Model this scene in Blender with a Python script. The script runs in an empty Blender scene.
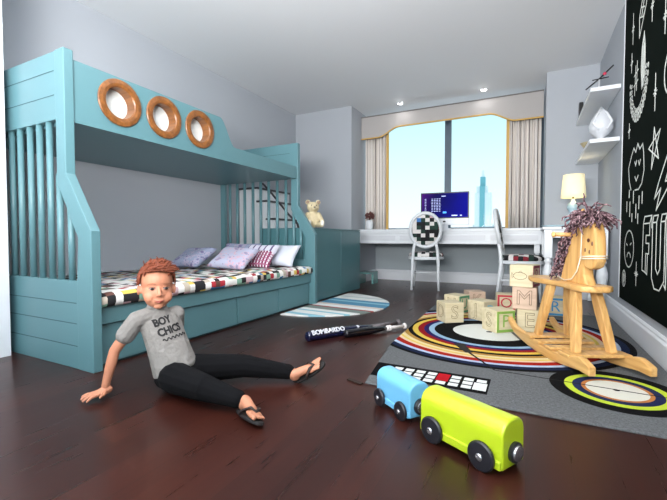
import bpy, bmesh, math, random
from mathutils import Vector, Matrix, Euler
random.seed(7)
SC = bpy.context.scene
COL = SC.collection
PI = math.pi
R = math.radians

# ------------------------------------------------------------------ camera, world, lights, exposure
cam_d = bpy.data.cameras.new('camera')
cam_d.sensor_width = 36.0
cam_d.lens = 383.6 / 667 * 36.0
cam_d.clip_start = 0.05
cam_d.clip_end = 3000
cam = bpy.data.objects.new('camera', cam_d)
COL.objects.link(cam)
cam.location = (0, 0, 0.7)
cam.rotation_euler = (R(90 - 1.83), 0, R(27))
SC.camera = cam

def lin(c):
    out = []
    for v in c:
        v = v / 255.0
        out.append(v / 12.92 if v <= 0.04045 else ((v + 0.055) / 1.055) ** 2.4)
    return (out[0], out[1], out[2], 1.0)

world = bpy.data.worlds.new('sky')
SC.world = world
world.use_nodes = True
wn = world.node_tree.nodes
wl = world.node_tree.links
for n in list(wn):
    wn.remove(n)
w_out = wn.new('ShaderNodeOutputWorld')
w_bg = wn.new('ShaderNodeBackground')
w_tc = wn.new('ShaderNodeTexCoord')
w_sep = wn.new('ShaderNodeSeparateXYZ')
w_r = wn.new('ShaderNodeValToRGB')
w_r.color_ramp.elements[0].position = 0.0
w_r.color_ramp.elements[0].color = (0.78, 0.86, 0.90, 1)
w_r.color_ramp.elements[1].position = 0.30
w_r.color_ramp.elements[1].color = (0.46, 0.74, 0.80, 1)
e = w_r.color_ramp.elements.new(0.12)
e.color = (0.66, 0.84, 0.88, 1)
wl.new(w_tc.outputs['Generated'], w_sep.inputs[0])
wl.new(w_sep.outputs['Z'], w_r.inputs[0])
wl.new(w_r.outputs[0], w_bg.inputs['Color'])
w_bg.inputs['Strength'].default_value = 1.25
wl.new(w_bg.outputs[0], w_out.inputs[0])

def area(name, loc, rot, size, power, color=(1, 1, 1), sy=None):
    d = bpy.data.lights.new(name, 'AREA')
    d.energy = power
    d.color = color
    d.size = size
    if sy:
        d.shape = 'RECTANGLE'
        d.size_y = sy
    o = bpy.data.objects.new(name, d)
    o.location = loc
    o.rotation_euler = rot
    COL.objects.link(o)
    return o

area('overhead_fill', (-0.9, 1.6, 2.60), (0, 0, 0), 1.6, 12, (1, 0.98, 0.97), 1.6)  # unseen overhead lamp added as soft fill for the room
area('rear_fill', (-1.0, -1.4, 1.4), (R(96), 0, R(0)), 3.0, 34, (0.98, 0.99, 1.0), 1.8)  # added fill light behind the camera, no window is built there
# unseen fill aimed up and forward, added to brighten ceiling and walls
area('upward_fill', (-0.5, -0.7, 1.25), (R(146), 0, 0), 1.6, 260, (1.0, 0.99, 0.985), 0.8)
for x_ in (-1.665, -0.552):
    area('downlight_beam', (x_, 5.38, 2.60), (R(-25), 0, 0), 0.10, 1.0, (1.0, 0.99, 0.97))

SC.view_settings.view_transform = 'Standard'
SC.view_settings.look = 'None'
SC.view_settings.exposure = 0.22
SC.view_settings.gamma = 1.0
SC.view_settings.use_curve_mapping = False

# ------------------------------------------------------------------ materials
MATS = {}

def mat(name, c, rough=0.5, metal=0.0, coat=0.0, emit=None, es=0.0, noise=0.0, nscale=20.0, bump=0.0, bscale=200.0, spec=0.5, sheen=0.0):
    if name in MATS:
        return MATS[name]
    m = bpy.data.materials.new(name)
    m.use_nodes = True
    nt = m.node_tree
    b = nt.nodes['Principled BSDF']
    col = lin(c)
    b.inputs['Base Color'].default_value = col
    b.inputs['Roughness'].default_value = rough
    b.inputs['Metallic'].default_value = metal
    b.inputs['Coat Weight'].default_value = coat
    b.inputs['Specular IOR Level'].default_value = spec
    b.inputs['Sheen Weight'].default_value = sheen
    if emit:
        b.inputs['Emission Color'].default_value = lin(emit)
        b.inputs['Emission Strength'].default_value = es
    if noise > 0 or bump > 0:
        tc = nt.nodes.new('ShaderNodeTexCoord')
    if noise > 0:
        nz = nt.nodes.new('ShaderNodeTexNoise')
        nz.inputs['Scale'].default_value = nscale
        nz.inputs['Detail'].default_value = 4
        nt.links.new(tc.outputs['Object'], nz.inputs['Vector'])
        mx = nt.nodes.new('ShaderNodeMix')
        mx.data_type = 'RGBA'
        mx.inputs[6].default_value = tuple(v * (1 - noise) for v in col[:3]) + (1,)
        mx.inputs[7].default_value = tuple(min(1, v * (1 + noise)) for v in col[:3]) + (1,)
        nt.links.new(nz.outputs['Fac'], mx.inputs[0])
        nt.links.new(mx.outputs[2], b.inputs['Base Color'])
    if bump > 0:
        n2 = nt.nodes.new('ShaderNodeTexNoise')
        n2.inputs['Scale'].default_value = bscale
        nt.links.new(tc.outputs['Object'], n2.inputs['Vector'])
        bp = nt.nodes.new('ShaderNodeBump')
        bp.inputs['Strength'].default_value = bump
        bp.inputs['Distance'].default_value = 0.002
        nt.links.new(n2.outputs['Fac'], bp.inputs['Height'])
        nt.links.new(bp.outputs[0], b.inputs['Normal'])
    MATS[name] = m
    return m

class NT:
    """tiny helper for node maths"""
    def __init__(s, name, rough=0.6):
        s.m = bpy.data.materials.new(name)
        s.m.use_nodes = True
        s.t = s.m.node_tree
        s.b = s.t.nodes['Principled BSDF']
        s.b.inputs['Roughness'].default_value = rough
        MATS[name] = s.m
        s.tc = s.t.nodes.new('ShaderNodeTexCoord')

    def put(s, sock, v):
        if isinstance(v, (int, float)):
            sock.default_value = v
        elif isinstance(v, tuple):
            sock.default_value = v
        else:
            s.t.links.new(v, sock)

    def math(s, op, a, b=0.0, c=0.0):
        n = s.t.nodes.new('ShaderNodeMath')
        n.operation = op
        s.put(n.inputs[0], a)
        s.put(n.inputs[1], b)
        s.put(n.inputs[2], c)
        return n.outputs[0]

    def xyz(s, out='Object'):
        n = s.t.nodes.new('ShaderNodeSeparateXYZ')
        s.t.links.new(s.tc.outputs[out], n.inputs[0])
        return n.outputs

    def comb(s, x, y, z=0.0):
        n = s.t.nodes.new('ShaderNodeCombineXYZ')
        s.put(n.inputs[0], x)
        s.put(n.inputs[1], y)
        s.put(n.inputs[2], z)
        return n.outputs[0]

    def mix(s, f, a, b):
        n = s.t.nodes.new('ShaderNodeMix')
        n.data_type = 'RGBA'
        s.put(n.inputs[0], f)
        s.put(n.inputs[6], a)
        s.put(n.inputs[7], b)
        return n.outputs[2]

    def ramp(s, f, stops, const=True):
        n = s.t.nodes.new('ShaderNodeValToRGB')
        cr = n.color_ramp
        if const:
            cr.interpolation = 'CONSTANT'
        cr.elements[0].position = stops[0][0]
        cr.elements[0].color = lin(stops[0][1])
        cr.elements[1].position = stops[1][0]
        cr.elements[1].color = lin(stops[1][1])
        for p, c in stops[2:]:
            e = cr.elements.new(p)
            e.color = lin(c)
        s.put(n.inputs[0], f)
        return n.outputs[0]

    def noise(s, vec, scale, detail=3.0):
        n = s.t.nodes.new('ShaderNodeTexNoise')
        n.inputs['Scale'].default_value = scale
        n.inputs['Detail'].default_value = detail
        s.put(n.inputs['Vector'], vec)
        return n.outputs['Fac']

    def white(s, vec):
        n = s.t.nodes.new('ShaderNodeTexWhiteNoise')
        s.put(n.inputs['Vector'], vec)
        return n.outputs['Value']

    def bump(s, h, strength=0.3, dist=0.002):
        n = s.t.nodes.new('ShaderNodeBump')
        n.inputs['Strength'].default_value = strength
        n.inputs['Distance'].default_value = dist
        s.put(n.inputs['Height'], h)
        s.t.links.new(n.outputs[0], s.b.inputs['Normal'])

    def color(s, c):
        s.put(s.b.inputs['Base Color'], c)
        return s.m

    def inside(s, v, lo, hi):
        return s.math('MULTIPLY', s.math('GREATER_THAN', v, lo), s.math('LESS_THAN', v, hi))

# room
M_wall = mat('wall_paint', (172, 177, 184), 0.85, noise=0.02, nscale=3)
M_wall_grey = mat('alcove_paint', (166, 175, 180), 0.8, noise=0.02, nscale=3)
M_ceil = mat('ceiling_paint', (224, 226, 229), 0.9)
M_trim = mat('white_trim_paint', (222, 225, 230), 0.4)
M_white = mat('white_lacquer', (225, 229, 233), 0.3)
M_chairw = mat('chair_white_paint', (220, 224, 228), 0.35)
M_blue = mat('bed_blue_paint', (88, 127, 134), 0.36, noise=0.02, nscale=4)
M_bluec = mat('cabinet_blue_paint', (72, 114, 120), 0.28, noise=0.02, nscale=4)
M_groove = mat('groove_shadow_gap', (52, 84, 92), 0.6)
M_dark = mat('dark_metal', (60, 66, 72), 0.45, 0.6)
M_black = mat('black_plastic', (18, 18, 20), 0.35)
M_gold = mat('gold_trim_fabric', (205, 165, 90), 0.6)

def wood_floor():
    n = NT('mahogany_floor', 0.3)
    x, y, z = n.xyz()
    ix = n.math('FLOOR', n.math('DIVIDE', x, 0.125))
    off = n.math('MULTIPLY', n.white(n.comb(ix, 3.0)), 1.2)
    iy = n.math('FLOOR', n.math('DIVIDE', n.math('ADD', y, off), 1.2))
    tone = n.white(n.comb(ix, iy, 1.0))
    g = n.noise(n.comb(n.math('MULTIPLY', x, 28.0), n.math('MULTIPLY', y, 1.6), n.math('MULTIPLY', tone, 9)), 1.6, 6.0)
    f = n.math('ADD', n.math('MULTIPLY', tone, 0.40), n.math('ADD', n.math('MULTIPLY', g, 0.45), 0.08))
    c = n.ramp(f, [(0.1, (36, 16, 13)), (0.5, (50, 23, 18)), (0.9, (68, 33, 25))], False)
    fx = n.math('FRACT', n.math('DIVIDE', x, 0.125))
    fy = n.math('FRACT', n.math('DIVIDE', n.math('ADD', y, off), 1.2))
    gap = n.math('MAXIMUM', n.math('LESS_THAN', fx, 0.012), n.math('LESS_THAN', fy, 0.0015))
    c = n.mix(n.math('MULTIPLY', gap, 0.6), c, lin((16, 8, 8)))
    n.put(n.b.inputs['Roughness'], n.math('ADD', n.math('MULTIPLY', g, 0.10), 0.24))
    n.b.inputs['Specular IOR Level'].default_value = 0.38
    n.bump(g, 0.04, 0.001)
    return n.color(c)
M_floor = wood_floor()

def pine(name, c1, c2, rough=0.42, axis='x', sc=1.0):
    n = NT(name, rough)
    x, y, z = n.xyz()
    if axis == 'x':
        v = n.comb(n.math('MULTIPLY', x, 3.0 * sc), n.math('MULTIPLY', y, 40.0 * sc), n.math('MULTIPLY', z, 40.0 * sc))
    else:
        v = n.comb(n.math('MULTIPLY', x, 40.0 * sc), n.math('MULTIPLY', y, 40.0 * sc), n.math('MULTIPLY', z, 3.0 * sc))
    g = n.noise(v, 1.0, 4.0)
    return n.color(n.ramp(g, [(0.3, c1), (0.7, c2)], False))
M_pine = pine('varnished_pine', (190, 140, 80), (224, 180, 114), 0.35)
M_pinev = pine('varnished_pine_upright', (192, 142, 82), (226, 182, 116), 0.35, 'z')
M_ringwood = pine('porthole_oak', (96, 56, 24), (142, 90, 44), 0.35, 'x')
M_block = pine('pale_block_wood', (194, 180, 146), (214, 201, 168), 0.6)
M_block2 = pine('pink_block_wood', (186, 158, 138), (208, 181, 158), 0.6)

def patchwork(name, s=0.055, stretch=1.0, white_share=0.42, mode='xy', dark=False):
    n = NT(name, 0.85)
    x, y, z = n.xyz()
    a, b_, k = x, y, z
    if mode == 'wrap':   # front edge of the mattress: fold z into x
        a = n.math('ADD', x, n.math('MULTIPLY', z, -1.0))
        b_ = y
    if mode == 'xz':
        a, b_ = x, z
    if mode == 'yz':
        a, b_ = y, z
    ia = n.math('FLOOR', n.math('DIVIDE', a, s))
    ib = n.math('FLOOR', n.math('DIVIDE', b_, s * stretch))
    h = n.white(n.comb(ia, ib, 4.2))
    w = white_share
    r = 1 - w
    st = [(0.0, (232, 230, 226)), (w, (24, 24, 28)), (w + r * .33, (202, 170, 176)), (w + r * .48, (120, 158, 138)),
          (w + r * .60, (54, 122, 172)), (w + r * .69, (168, 40, 52)), (w + r * .76, (216, 186, 88)), (w + r * .84, (96, 62, 54)), (w + r * .92, (188, 176, 160))]
    if dark:
        st = [(0.0, (222, 218, 216)), (w, (16, 16, 20)), (w + r * .46, (196, 160, 168)), (w + r * .62, (30, 56, 48)), (w + r * .80, (130, 30, 44)), (w + r * .88, (74, 46, 36)), (w + r * .94, (70, 120, 180))]
    c = n.ramp(h, st)
    return n.color(c)
M_quilt = patchwork('patchwork_quilt', 0.047, 1.0, 0.40, 'wrap')
M_patch_seat = patchwork('patchwork_upholstery', 0.050, 1.0, 0.34, 'xy', True)
M_patch_back = patchwork('patchwork_upholstery_back', 0.056, 0.9, 0.34, 'yz', True)

# ------------------------------------------------------------------ mesh helpers
def new_obj(name, bm, m=None, parent=None, smooth=False, bevel=0.0, mats=None):
    me = bpy.data.meshes.new(name)
    bmesh.ops.recalc_face_normals(bm, faces=bm.faces)
    bm.to_mesh(me)
    bm.free()
    if mats:
        for k in mats:
            me.materials.append(k)
    elif m:
        me.materials.append(m)
    if smooth:
        for p in me.polygons:
            p.use_smooth = True
    o = bpy.data.objects.new(name, me)
    COL.objects.link(o)
    if parent:
        o.parent = parent
    if bevel > 0:
        b = o.modifiers.new('bevel', 'BEVEL')
        b.width = bevel
        b.segments = 2
        b.limit_method = 'ANGLE'
        b.angle_limit = R(40)
    return o

def BM():
    return bmesh.new()

def box(bm, x0, x1, y0, y1, z0, z1, mi=0):
    v = [bm.verts.new(p) for p in ((x0, y0, z0), (x1, y0, z0), (x1, y1, z0), (x0, y1, z0), (x0, y0, z1), (x1, y0, z1), (x1, y1, z1), (x0, y1, z1))]
    for q in ((3, 2, 1, 0), (4, 5, 6, 7), (0, 1, 5, 4), (1, 2, 6, 5), (2, 3, 7, 6), (3, 0, 4, 7)):
        f = bm.faces.new([v[i] for i in q])
        f.material_index = mi
    return v

def bar(bm, p0, p1, w, h, up=(0, 0, 1)):
    """rectangular bar from p0 to p1, width w across, h along up"""
    p0 = Vector(p0); p1 = Vector(p1)
    d = (p1 - p0).normalized()
    up = Vector(up)
    s = d.cross(up).normalized()
    u = s.cross(d).normalized()
    vs = []
    for p in (p0, p1):
        for a, b in ((-1, -1), (1, -1), (1, 1), (-1, 1)):
            vs.append(bm.verts.new(p + s * a * w / 2 + u * b * h / 2))
    for q in ((0, 1, 2, 3), (7, 6, 5, 4), (0, 4, 5, 1), (1, 5, 6, 2), (2, 6, 7, 3), (3, 7, 4, 0)):
        bm.faces.new([vs[i] for i in q])

def tube(bm, pts, radii, seg=10, flat=1.0, cap=True, closed=False):
    pts = [Vector(p) for p in pts]
    if isinstance(radii, (int, float)):
        radii = [radii] * len(pts)
    rings = []
    n = len(pts)
    prev = None
    for i, p in enumerate(pts):
        if closed:
            d = pts[(i + 1) % n] - pts[i - 1]
        else:
            d = pts[min(i + 1, n - 1)] - pts[max(i - 1, 0)]
        if d.length < 1e-9:
            d = Vector((0, 0, 1))
        d.normalize()
        if prev is None:
            a = Vector((0, 0, 1)) if abs(d.z) < 0.9 else Vector((1, 0, 0))
            u = d.cross(a).normalized()
        else:
            u = (prev - d * prev.dot(d))
            u = u.normalized() if u.length > 1e-6 else d.orthogonal().normalized()
        prev = u
        w = d.cross(u)
        rings.append([bm.verts.new(p + (u * math.cos(2 * PI * k / seg) + w * math.sin(2 * PI * k / seg) * flat) * radii[i]) for k in range(seg)])
    m = n if closed else n - 1
    for i in range(m):
        a, b = rings[i], rings[(i + 1) % n]
        for k in range(seg):
            bm.faces.new((a[k], a[(k + 1) % seg], b[(k + 1) % seg], b[k]))
    if cap and not closed:
        bm.faces.new(rings[0][::-1])
        bm.faces.new(rings[-1])

def lathe(bm, prof, center=(0, 0, 0), seg=24, axis='z'):
    """prof: list of (r, h) bottom to top"""
    c = Vector(center)
    rings = []
    for r, h in prof:
        ring = []
        for k in range(seg):
            a = 2 * PI * k / seg
            x, y = r * math.cos(a), r * math.sin(a)
            if axis == 'z':
                v = Vector((x, y, h))
            elif axis == 'y':
                v = Vector((x, h, y))
            else:
                v = Vector((h, x, y))
            ring.append(bm.verts.new(c + v))
        rings.append(ring)
    for i in range(len(rings) - 1):
        a, b = rings[i], rings[i + 1]
        for k in range(seg):
            bm.faces.new((a[k], a[(k + 1) % seg], b[(k + 1) % seg], b[k]))
    bm.faces.new(rings[0][::-1])
    bm.faces.new(rings[-1])

def prism(bm, poly, axis, a0, a1, mi=0):
    """poly of 2D points extruded along axis between a0 and a1"""
    def P(u, v, a):
        return {'x': (a, u, v), 'y': (u, a, v), 'z': (u, v, a)}[axis]
    A = [bm.verts.new(P(u, v, a0)) for u, v in poly]
    B = [bm.verts.new(P(u, v, a1)) for u, v in poly]
    fs = [bm.faces.new(A[::-1]), bm.faces.new(B)]
    n = len(poly)
    for i in range(n):
        fs.append(bm.faces.new((A[i], A[(i + 1) % n], B[(i + 1) % n], B[i])))
    for f in fs:
        f.material_index = mi

def prism_frame(bm, outer, inner, axis, a0, a1):
    """same-length loops joined as a ring solid"""
    def P(u, v, a):
        return {'x': (a, u, v), 'y': (u, a, v), 'z': (u, v, a)}[axis]
    L = [[bm.verts.new(P(u, v, a)) for u, v in lp] for lp in (outer, inner) for a in (a0, a1)]
    n = len(outer)
    o0, o1, i0, i1 = L
    for k in range(n):
        j = (k + 1) % n
        bm.faces.new((o0[k], o0[j], o1[j], o1[k]))
        bm.faces.new((i0[j], i0[k], i1[k], i1[j]))
        bm.faces.new((o0[j], o0[k], i0[k], i0[j]))
        bm.faces.new((o1[k], o1[j], i1[j], i1[k]))

def ell(bm, c, r, M=None, u=16, v=10):
    """ellipsoid, M a 3x3 whose columns are its axes"""
    T = Matrix.Diagonal((r[0], r[1], r[2])).to_4x4()
    if M is not None:
        T = M.to_4x4() @ T
    T = Matrix.Translation(Vector(c)) @ T
    bmesh.ops.create_uvsphere(bm, u_segments=u, v_segments=v, radius=1.0, matrix=T)

def cap(bm, p0, p1, r0, r1=None, seg=12):
    """tapered capsule"""
    if r1 is None:
        r1 = r0
    p0 = Vector(p0); p1 = Vector(p1)
    d = (p1 - p0).normalized()
    pts, rr = [], []
    for k in range(5):
        a = PI / 2 * k / 4
        pts.append(p0 - d * r0 * math.cos(a) * 0.999)
        rr.append(max(r0 * math.sin(a), 1e-4))
    for k in range(5):
        a = PI / 2 * k / 4
        pts.append(p1 + d * r1 * math.sin(a) * 0.999)
        rr.append(max(r1 * math.cos(a), 1e-4))
    tube(bm, pts, rr, seg)

def axes3(a, b, c):
    return Matrix((a, b, c)).transposed()

def fused(name, bm, m, parent, voxel=0.004, smooth=4, shell=None):
    """turn overlapping blobs into one continuous skin"""
    me = bpy.data.meshes.new(name + '_raw')
    bm.to_mesh(me)
    bm.free()
    t = bpy.data.objects.new(name + '_raw', me)
    COL.objects.link(t)
    r = t.modifiers.new('r', 'REMESH')
    r.mode = 'VOXEL'
    r.voxel_size = voxel
    if smooth:
        s = t.modifiers.new('s', 'SMOOTH')
        s.iterations = smooth
        s.factor = 0.5
    dg = bpy.context.evaluated_depsgraph_get()
    dg.update()
    out = bpy.data.meshes.new_from_object(t.evaluated_get(dg))
    bpy.data.objects.remove(t)
    out.name = name
    out.materials.clear()
    out.materials.append(m)
    for p in out.polygons:
        p.use_smooth = True
    o = bpy.data.objects.new(name, out)
    COL.objects.link(o)
    if parent:
        o.parent = parent
    return o

def text_mesh(body, size, depth=0.0006, outline=0.0, align='CENTER', shear=0.0, bold=0.0):
    """lettering as a mesh in its own xy plane"""
    cu = bpy.data.curves.new('txt', 'FONT')
    cu.body = body
    cu.size = size
    cu.align_x = align
    cu.align_y = 'CENTER'
    cu.shear = shear
    cu.offset = bold
    cu.resolution_u = 3
    if outline > 0:
        cu.fill_mode = 'NONE'
        cu.bevel_depth = outline
        cu.bevel_resolution = 0
    else:
        cu.extrude = depth
    t = bpy.data.objects.new('txt', cu)
    COL.objects.link(t)
    dg = bpy.context.evaluated_depsgraph_get()
    dg.update()
    me = bpy.data.meshes.new_from_object(t.evaluated_get(dg))
    bpy.data.objects.remove(t)
    return me

def put_text(name, body, size, m, parent, loc, xdir, ydir, outline=0.0, depth=0.0006, sx=1.0, sy=1.0):
    me = text_mesh(body, size, depth, outline)
    me.name = name
    me.materials.clear()
    me.materials.append(m)
    xd = Vector(xdir).normalized()
    yd = Vector(ydir).normalized()
    zd = xd.cross(yd)
    T = Matrix((xd * sx, yd * sy, zd)).transposed().to_4x4()
    me.transform(Matrix.Translation(Vector(loc)) @ T)
    o = bpy.data.objects.new(name, me)
    COL.objects.link(o)
    if parent:
        o.parent = parent
    return o

def thing(name, label, cat, loc=(0, 0, 0), rz=0.0, group=None):
    o = bpy.data.objects.new(name, None)
    o.empty_display_size = 0.05
    COL.objects.link(o)
    o.location = loc
    o.rotation_euler = (0, 0, rz)
    o['label'] = label
    o['category'] = cat
    if group:
        o['group'] = group
    return o

def tag(o, label, cat, group=None):
    o['label'] = label
    o['category'] = cat
    if group:
        o['group'] = group
    return o

def struct(name, bm, m, parent=None, bevel=0.0, smooth=False):
    o = new_obj(name, bm, m, parent, smooth, bevel)
    if parent is None:
        o['kind'] = 'structure'
    return o

def copy_tree(o, parent=None):
    c = o.copy()
    COL.objects.link(c)
    c.parent = parent
    for ch in list(o.children):
        copy_tree(ch, c)
    return c

# ------------------------------------------------------------------ room shell
CZ = 2.62      # ceiling
LX = -3.29     # left wall
RX = 0.672     # right wall
FY = 5.15      # face of the two piers
AX0, AX1 = -2.33, 0.158   # alcove sides
BY = 6.15      # window wall
YB = -1.5      # open end behind the photographer

def sbox(name, m, *a, **k):
    b = BM()
    box(b, *a)
    return struct(name, b, m, **k)

sbox('floor', M_floor, LX - .15, RX + .15, YB, BY + .15, -.1, 0)
sbox('ceiling', M_ceil, LX - .15, RX + .15, YB, BY + .15, CZ, CZ + .1)
sbox('wall_left', M_wall, LX - .15, LX, 1.145, BY + .15, 0, CZ)
sbox('wall_left_front', M_wall, LX - .15, -2.752, YB, 1.085, 0, CZ)
sbox('trim_1', M_trim, LX - .15, -2.737, 1.085, 1.145, 0, CZ)
sbox('wall_right', M_wall, RX, RX + .15, YB, BY + .15, 0, CZ)
sbox('wall_back_left', M_wall, LX, AX0, FY, BY + .15, 0, CZ)
sbox('wall_back_right', M_wall, AX1, RX, FY, BY + .15, 0, CZ)
# window wall: sill part and head part
b = BM()
box(b, AX0, AX1, BY, BY + .15, 0, 0.84)
box(b, AX0, AX1, BY, BY + .15, 2.56, CZ)
struct('wall_back', b, M_wall_grey)
# baseboards with a stepped profile
def baseboard(name, axis, a0, a1, pos, sgn, h=0.15):
    prof = [(0, 0), (0.022, 0), (0.022, h * .78), (0.014, h * .86), (0.014, h * .93), (0.006, h), (0, h)]
    b = BM()
    if axis == 'y':     # board running along y, standing on an x plane
        poly = [(pos + sgn * u, v) for u, v in prof]
        prism(b, poly, 'y', a0, a1)
    else:
        poly = [(pos + sgn * u, v) for u, v in prof]
        prism(b, poly, 'x', a0, a1)
    return struct(name, b, M_trim)
baseboard('baseboard_right', 'y', YB, FY, RX, -1, 0.16)
baseboard('baseboard_back', 'x', AX0, AX1, BY, -1, 0.17)
baseboard('baseboard_back_right', 'x', AX1, RX - .022, FY, -1, 0.16)
baseboard('baseboard_alcove_left', 'y', FY, BY - .022, AX0, 1, 0.17)
# window
win = BM()
def wbar(x0, x1, z0, z1, y0=6.02, y1=6.09):
    box(win, x0, x1, y0, y1, z0, z1)
wbar(AX0, AX1, 0.84, 0.856)
wbar(AX0, AX1, 2.52, 2.56)
wbar(AX0, AX0 + .06, 0.856, 2.52)
wbar(AX1 - .06, AX1, 0.856, 2.52)
wbar(-1.165, -1.075, 0.856, 2.52)
M_frame = mat('grey_window_frame', (84, 100, 114), 0.45)
winO = struct('window_1', win, M_frame, bevel=0.003)
gm = bpy.data.materials.new('window_glass')
gm.use_nodes = True
g = gm.node_tree
g.nodes.remove(g.nodes['Principled BSDF'])
tr = g.nodes.new('ShaderNodeBsdfTransparent')
tr.inputs[0].default_value = (0.97, 0.99, 1, 1)
gl = g.nodes.new('ShaderNodeBsdfGlossy')
gl.inputs['Roughness'].default_value = 0.02
fr = g.nodes.new('ShaderNodeFresnel')
fr.inputs[0].default_value = 1.08
mx = g.nodes.new('ShaderNodeMixShader')
g.links.new(fr.outputs[0], mx.inputs[0])
g.links.new(tr.outputs[0], mx.inputs[1])
g.links.new(gl.outputs[0], mx.inputs[2])
g.links.new(mx.outputs[0], g.nodes['Material Output'].inputs[0])
for a, c in ((AX0 + .06, -1.165), (-1.075, AX1 - .06)):
    b = BM()
    box(b, a, c, 6.05, 6.056, 0.856, 2.52)
    o = new_obj('window_pane', b, gm, winO)
b = BM()
box(b, AX0, AX1, 6.0, BY + .15, 0.82, 0.84)
struct('window_sill', b, M_trim, winO)

# skyscraper far outside
tw = thing('skyscraper', 'tall pale tower with a teal glass stripe seen through the right window pane', 'building', (-32, 300, -60))
tw.scale = (0.78, 0.78, 0.97)
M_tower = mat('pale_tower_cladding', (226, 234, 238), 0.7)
M_towerg = mat('teal_tower_glass', (112, 178, 190), 0.3)
b = BM()
box(b, -4.5, 9.5, -6, 6, 0, 96)
box(b, -3.2, 6.0, -5, 5, 96, 101)
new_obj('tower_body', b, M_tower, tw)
b = BM()
box(b, -0.2, 4.2, -6.5, 6.5, 0, 101)
box(b, -0.2, 4.2, -3, 3, 101, 108)
new_obj('glass_core', b, M_towerg, tw)
b = BM()
prism(b, [(0.2, 108), (3.8, 108), (2.6, 113), (1.4, 113)], 'y', -2, 2)
new_obj('tower_crown', b, M_tower, tw)
t2 = thing('office_building', 'low pale block at the foot of the tower outside the window', 'building', (-46, 320, -60))
b = BM()
box(b, 0, 40, 0, 12, 0, 66)
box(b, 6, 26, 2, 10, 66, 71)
new_obj('facade', b, mat('haze_pale_facade', (214, 224, 230), 0.8), t2)

# downlights
dl0 = None
for i, (x, lab) in enumerate(((-1.665, 'round recessed downlight above the left half of the window valance'), (-0.552, 'round recessed downlight above the right half of the window valance'))):
    t = thing('ceiling_downlight', lab, 'light', (x, 5.38, CZ - .012), 0, 'downlights in front of the valance')
    b = BM()
    n = 20
    outer = [(0.045 * math.cos(2 * PI * k / n), 0.045 * math.sin(2 * PI * k / n)) for k in range(n)]
    inner = [(u * .7, v * .7) for u, v in outer]
    prism_frame(b, outer, inner, 'z', 0, 0.012)
    new_obj('rim', b, M_trim, t)
    b = BM()
    lathe(b, [(0.031, 0.004), (0.031, 0.012)], seg=20)
    new_obj('lens', b, mat('lit_lens', (255, 255, 255), 0.4, emit=(255, 252, 245), es=3.0), t)

# ------------------------------------------------------------------ valance and curtains
M_val = mat('valance_linen', (176, 172, 170), 0.9, noise=0.03, nscale=60, bump=0.2)
vp = []
def val_z(x):
    def sm(t):
        t = max(0, min(1, t))
        return t * t * (3 - 2 * t)
    return 2.205 + 0.125 * sm((x + 2.05) / 0.33) - 0.125 * sm((x + 0.50) / 0.33)
xs = [-2.32 + i * (2.46 / 60) for i in range(61)]
poly = [(x, val_z(x)) for x in xs] + [(0.14, 2.54), (-2.32, 2.54)]
val = thing('window_valance', 'pale grey scalloped fabric valance with gold piping above the window', 'valance', (0, 5.5, 0))
b = BM()
prism(b, poly, 'y', 0, 0.03)
new_obj('fabric_panel', b, M_val, val)
b = BM()
tube(b, [(x, -0.004, val_z(x) + .004) for x in xs], 0.011, 6)
new_obj('gold_piping', b, M_gold, val)['label'] = 'gold piping'
b = BM()
box(b, 0.135, 0.14, 0.03, 0.14, 2.205, 2.54)
new_obj('end_board', b, mat('dark_end_board', (40, 42, 48), 0.6), val)
b = BM()
box(b, -2.32, 0.14, -0.006, 0, 2.53, 2.545)
new_obj('top_piping', b, mat('dark_piping', (110, 106, 104), 0.8), val)

def curtain_mat():
    n = NT('striped_curtain_cloth', 0.9)
    x, y, z = n.xyz()
    f = n.math('FRACT', n.math('MULTIPLY', x, 10.0))
    c = n.ramp(f, [(0.0, (226, 220, 214)), (0.42, (192, 182, 178)), (0.52, (230, 224, 218)), (0.80, (96, 84, 86)), (0.88, (222, 214, 206))])
    return n.color(c)
M_curt = curtain_mat()
def curtain(x0, x1, inner_right, label):
    t = thing('curtain', label, 'curtain', (0, 5.60, 0), 0, 'window curtains')
    b = BM()
    N = 120
    rows = [0.83, 1.2, 1.6, 2.0, 2.5]
    grid = []
    for z in rows:
        r = []
        for i in range(N + 1):
            u = i / N
            x = x0 + (x1 - x0) * u
            y = 0.025 * math.sin(u * 2 * PI * 5.5 + 0.4) + 0.010 * math.sin(u * 2 * PI * 13 + z)
            y *= 1.15 - 0.15 * (z - .8)
            r.append((x, y, z))
        grid.append(r)
    front = [[b.verts.new(p) for p in r] for r in grid]
    back = [[b.verts.new((p[0], p[1] + .006, p[2])) for p in r] for r in grid]
    for G, fl in ((front, 0), (back, 1)):
        for j in range(len(rows) - 1):
            for i in range(N):
                q = (G[j][i], G[j][i + 1], G[j + 1][i + 1], G[j + 1][i])
                b.faces.new(q if not fl else q[::-1])
    for j in range(len(rows) - 1):
        for i in (0, N):
            b.faces.new((front[j][i], front[j + 1][i], back[j + 1][i], back[j][i]))
    for i in range(N):
        b.faces.new((front[0][i], front[0][i + 1], back[0][i + 1], back[0][i]))
        b.faces.new((front[-1][i], front[-1][i + 1], back[-1][i + 1], back[-1][i]))
    new_obj('drape', b, M_curt, t, smooth=True)
    xe = x1 if inner_right else x0
    ye = grid[0][N if inner_right else 0][1]
    b = BM()
    box(b, xe - .018, xe + .018, ye - .008, ye + .012, 0.83, 2.5)
    new_obj('gold_edging', b, M_gold, t)['label'] = 'gold edging'
curtain(-2.30, -1.93, True, 'striped beige curtain with gold edge hanging left of the window')
curtain(-0.27, 0.12, False, 'striped beige curtain with gold edge hanging right of the window')

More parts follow.
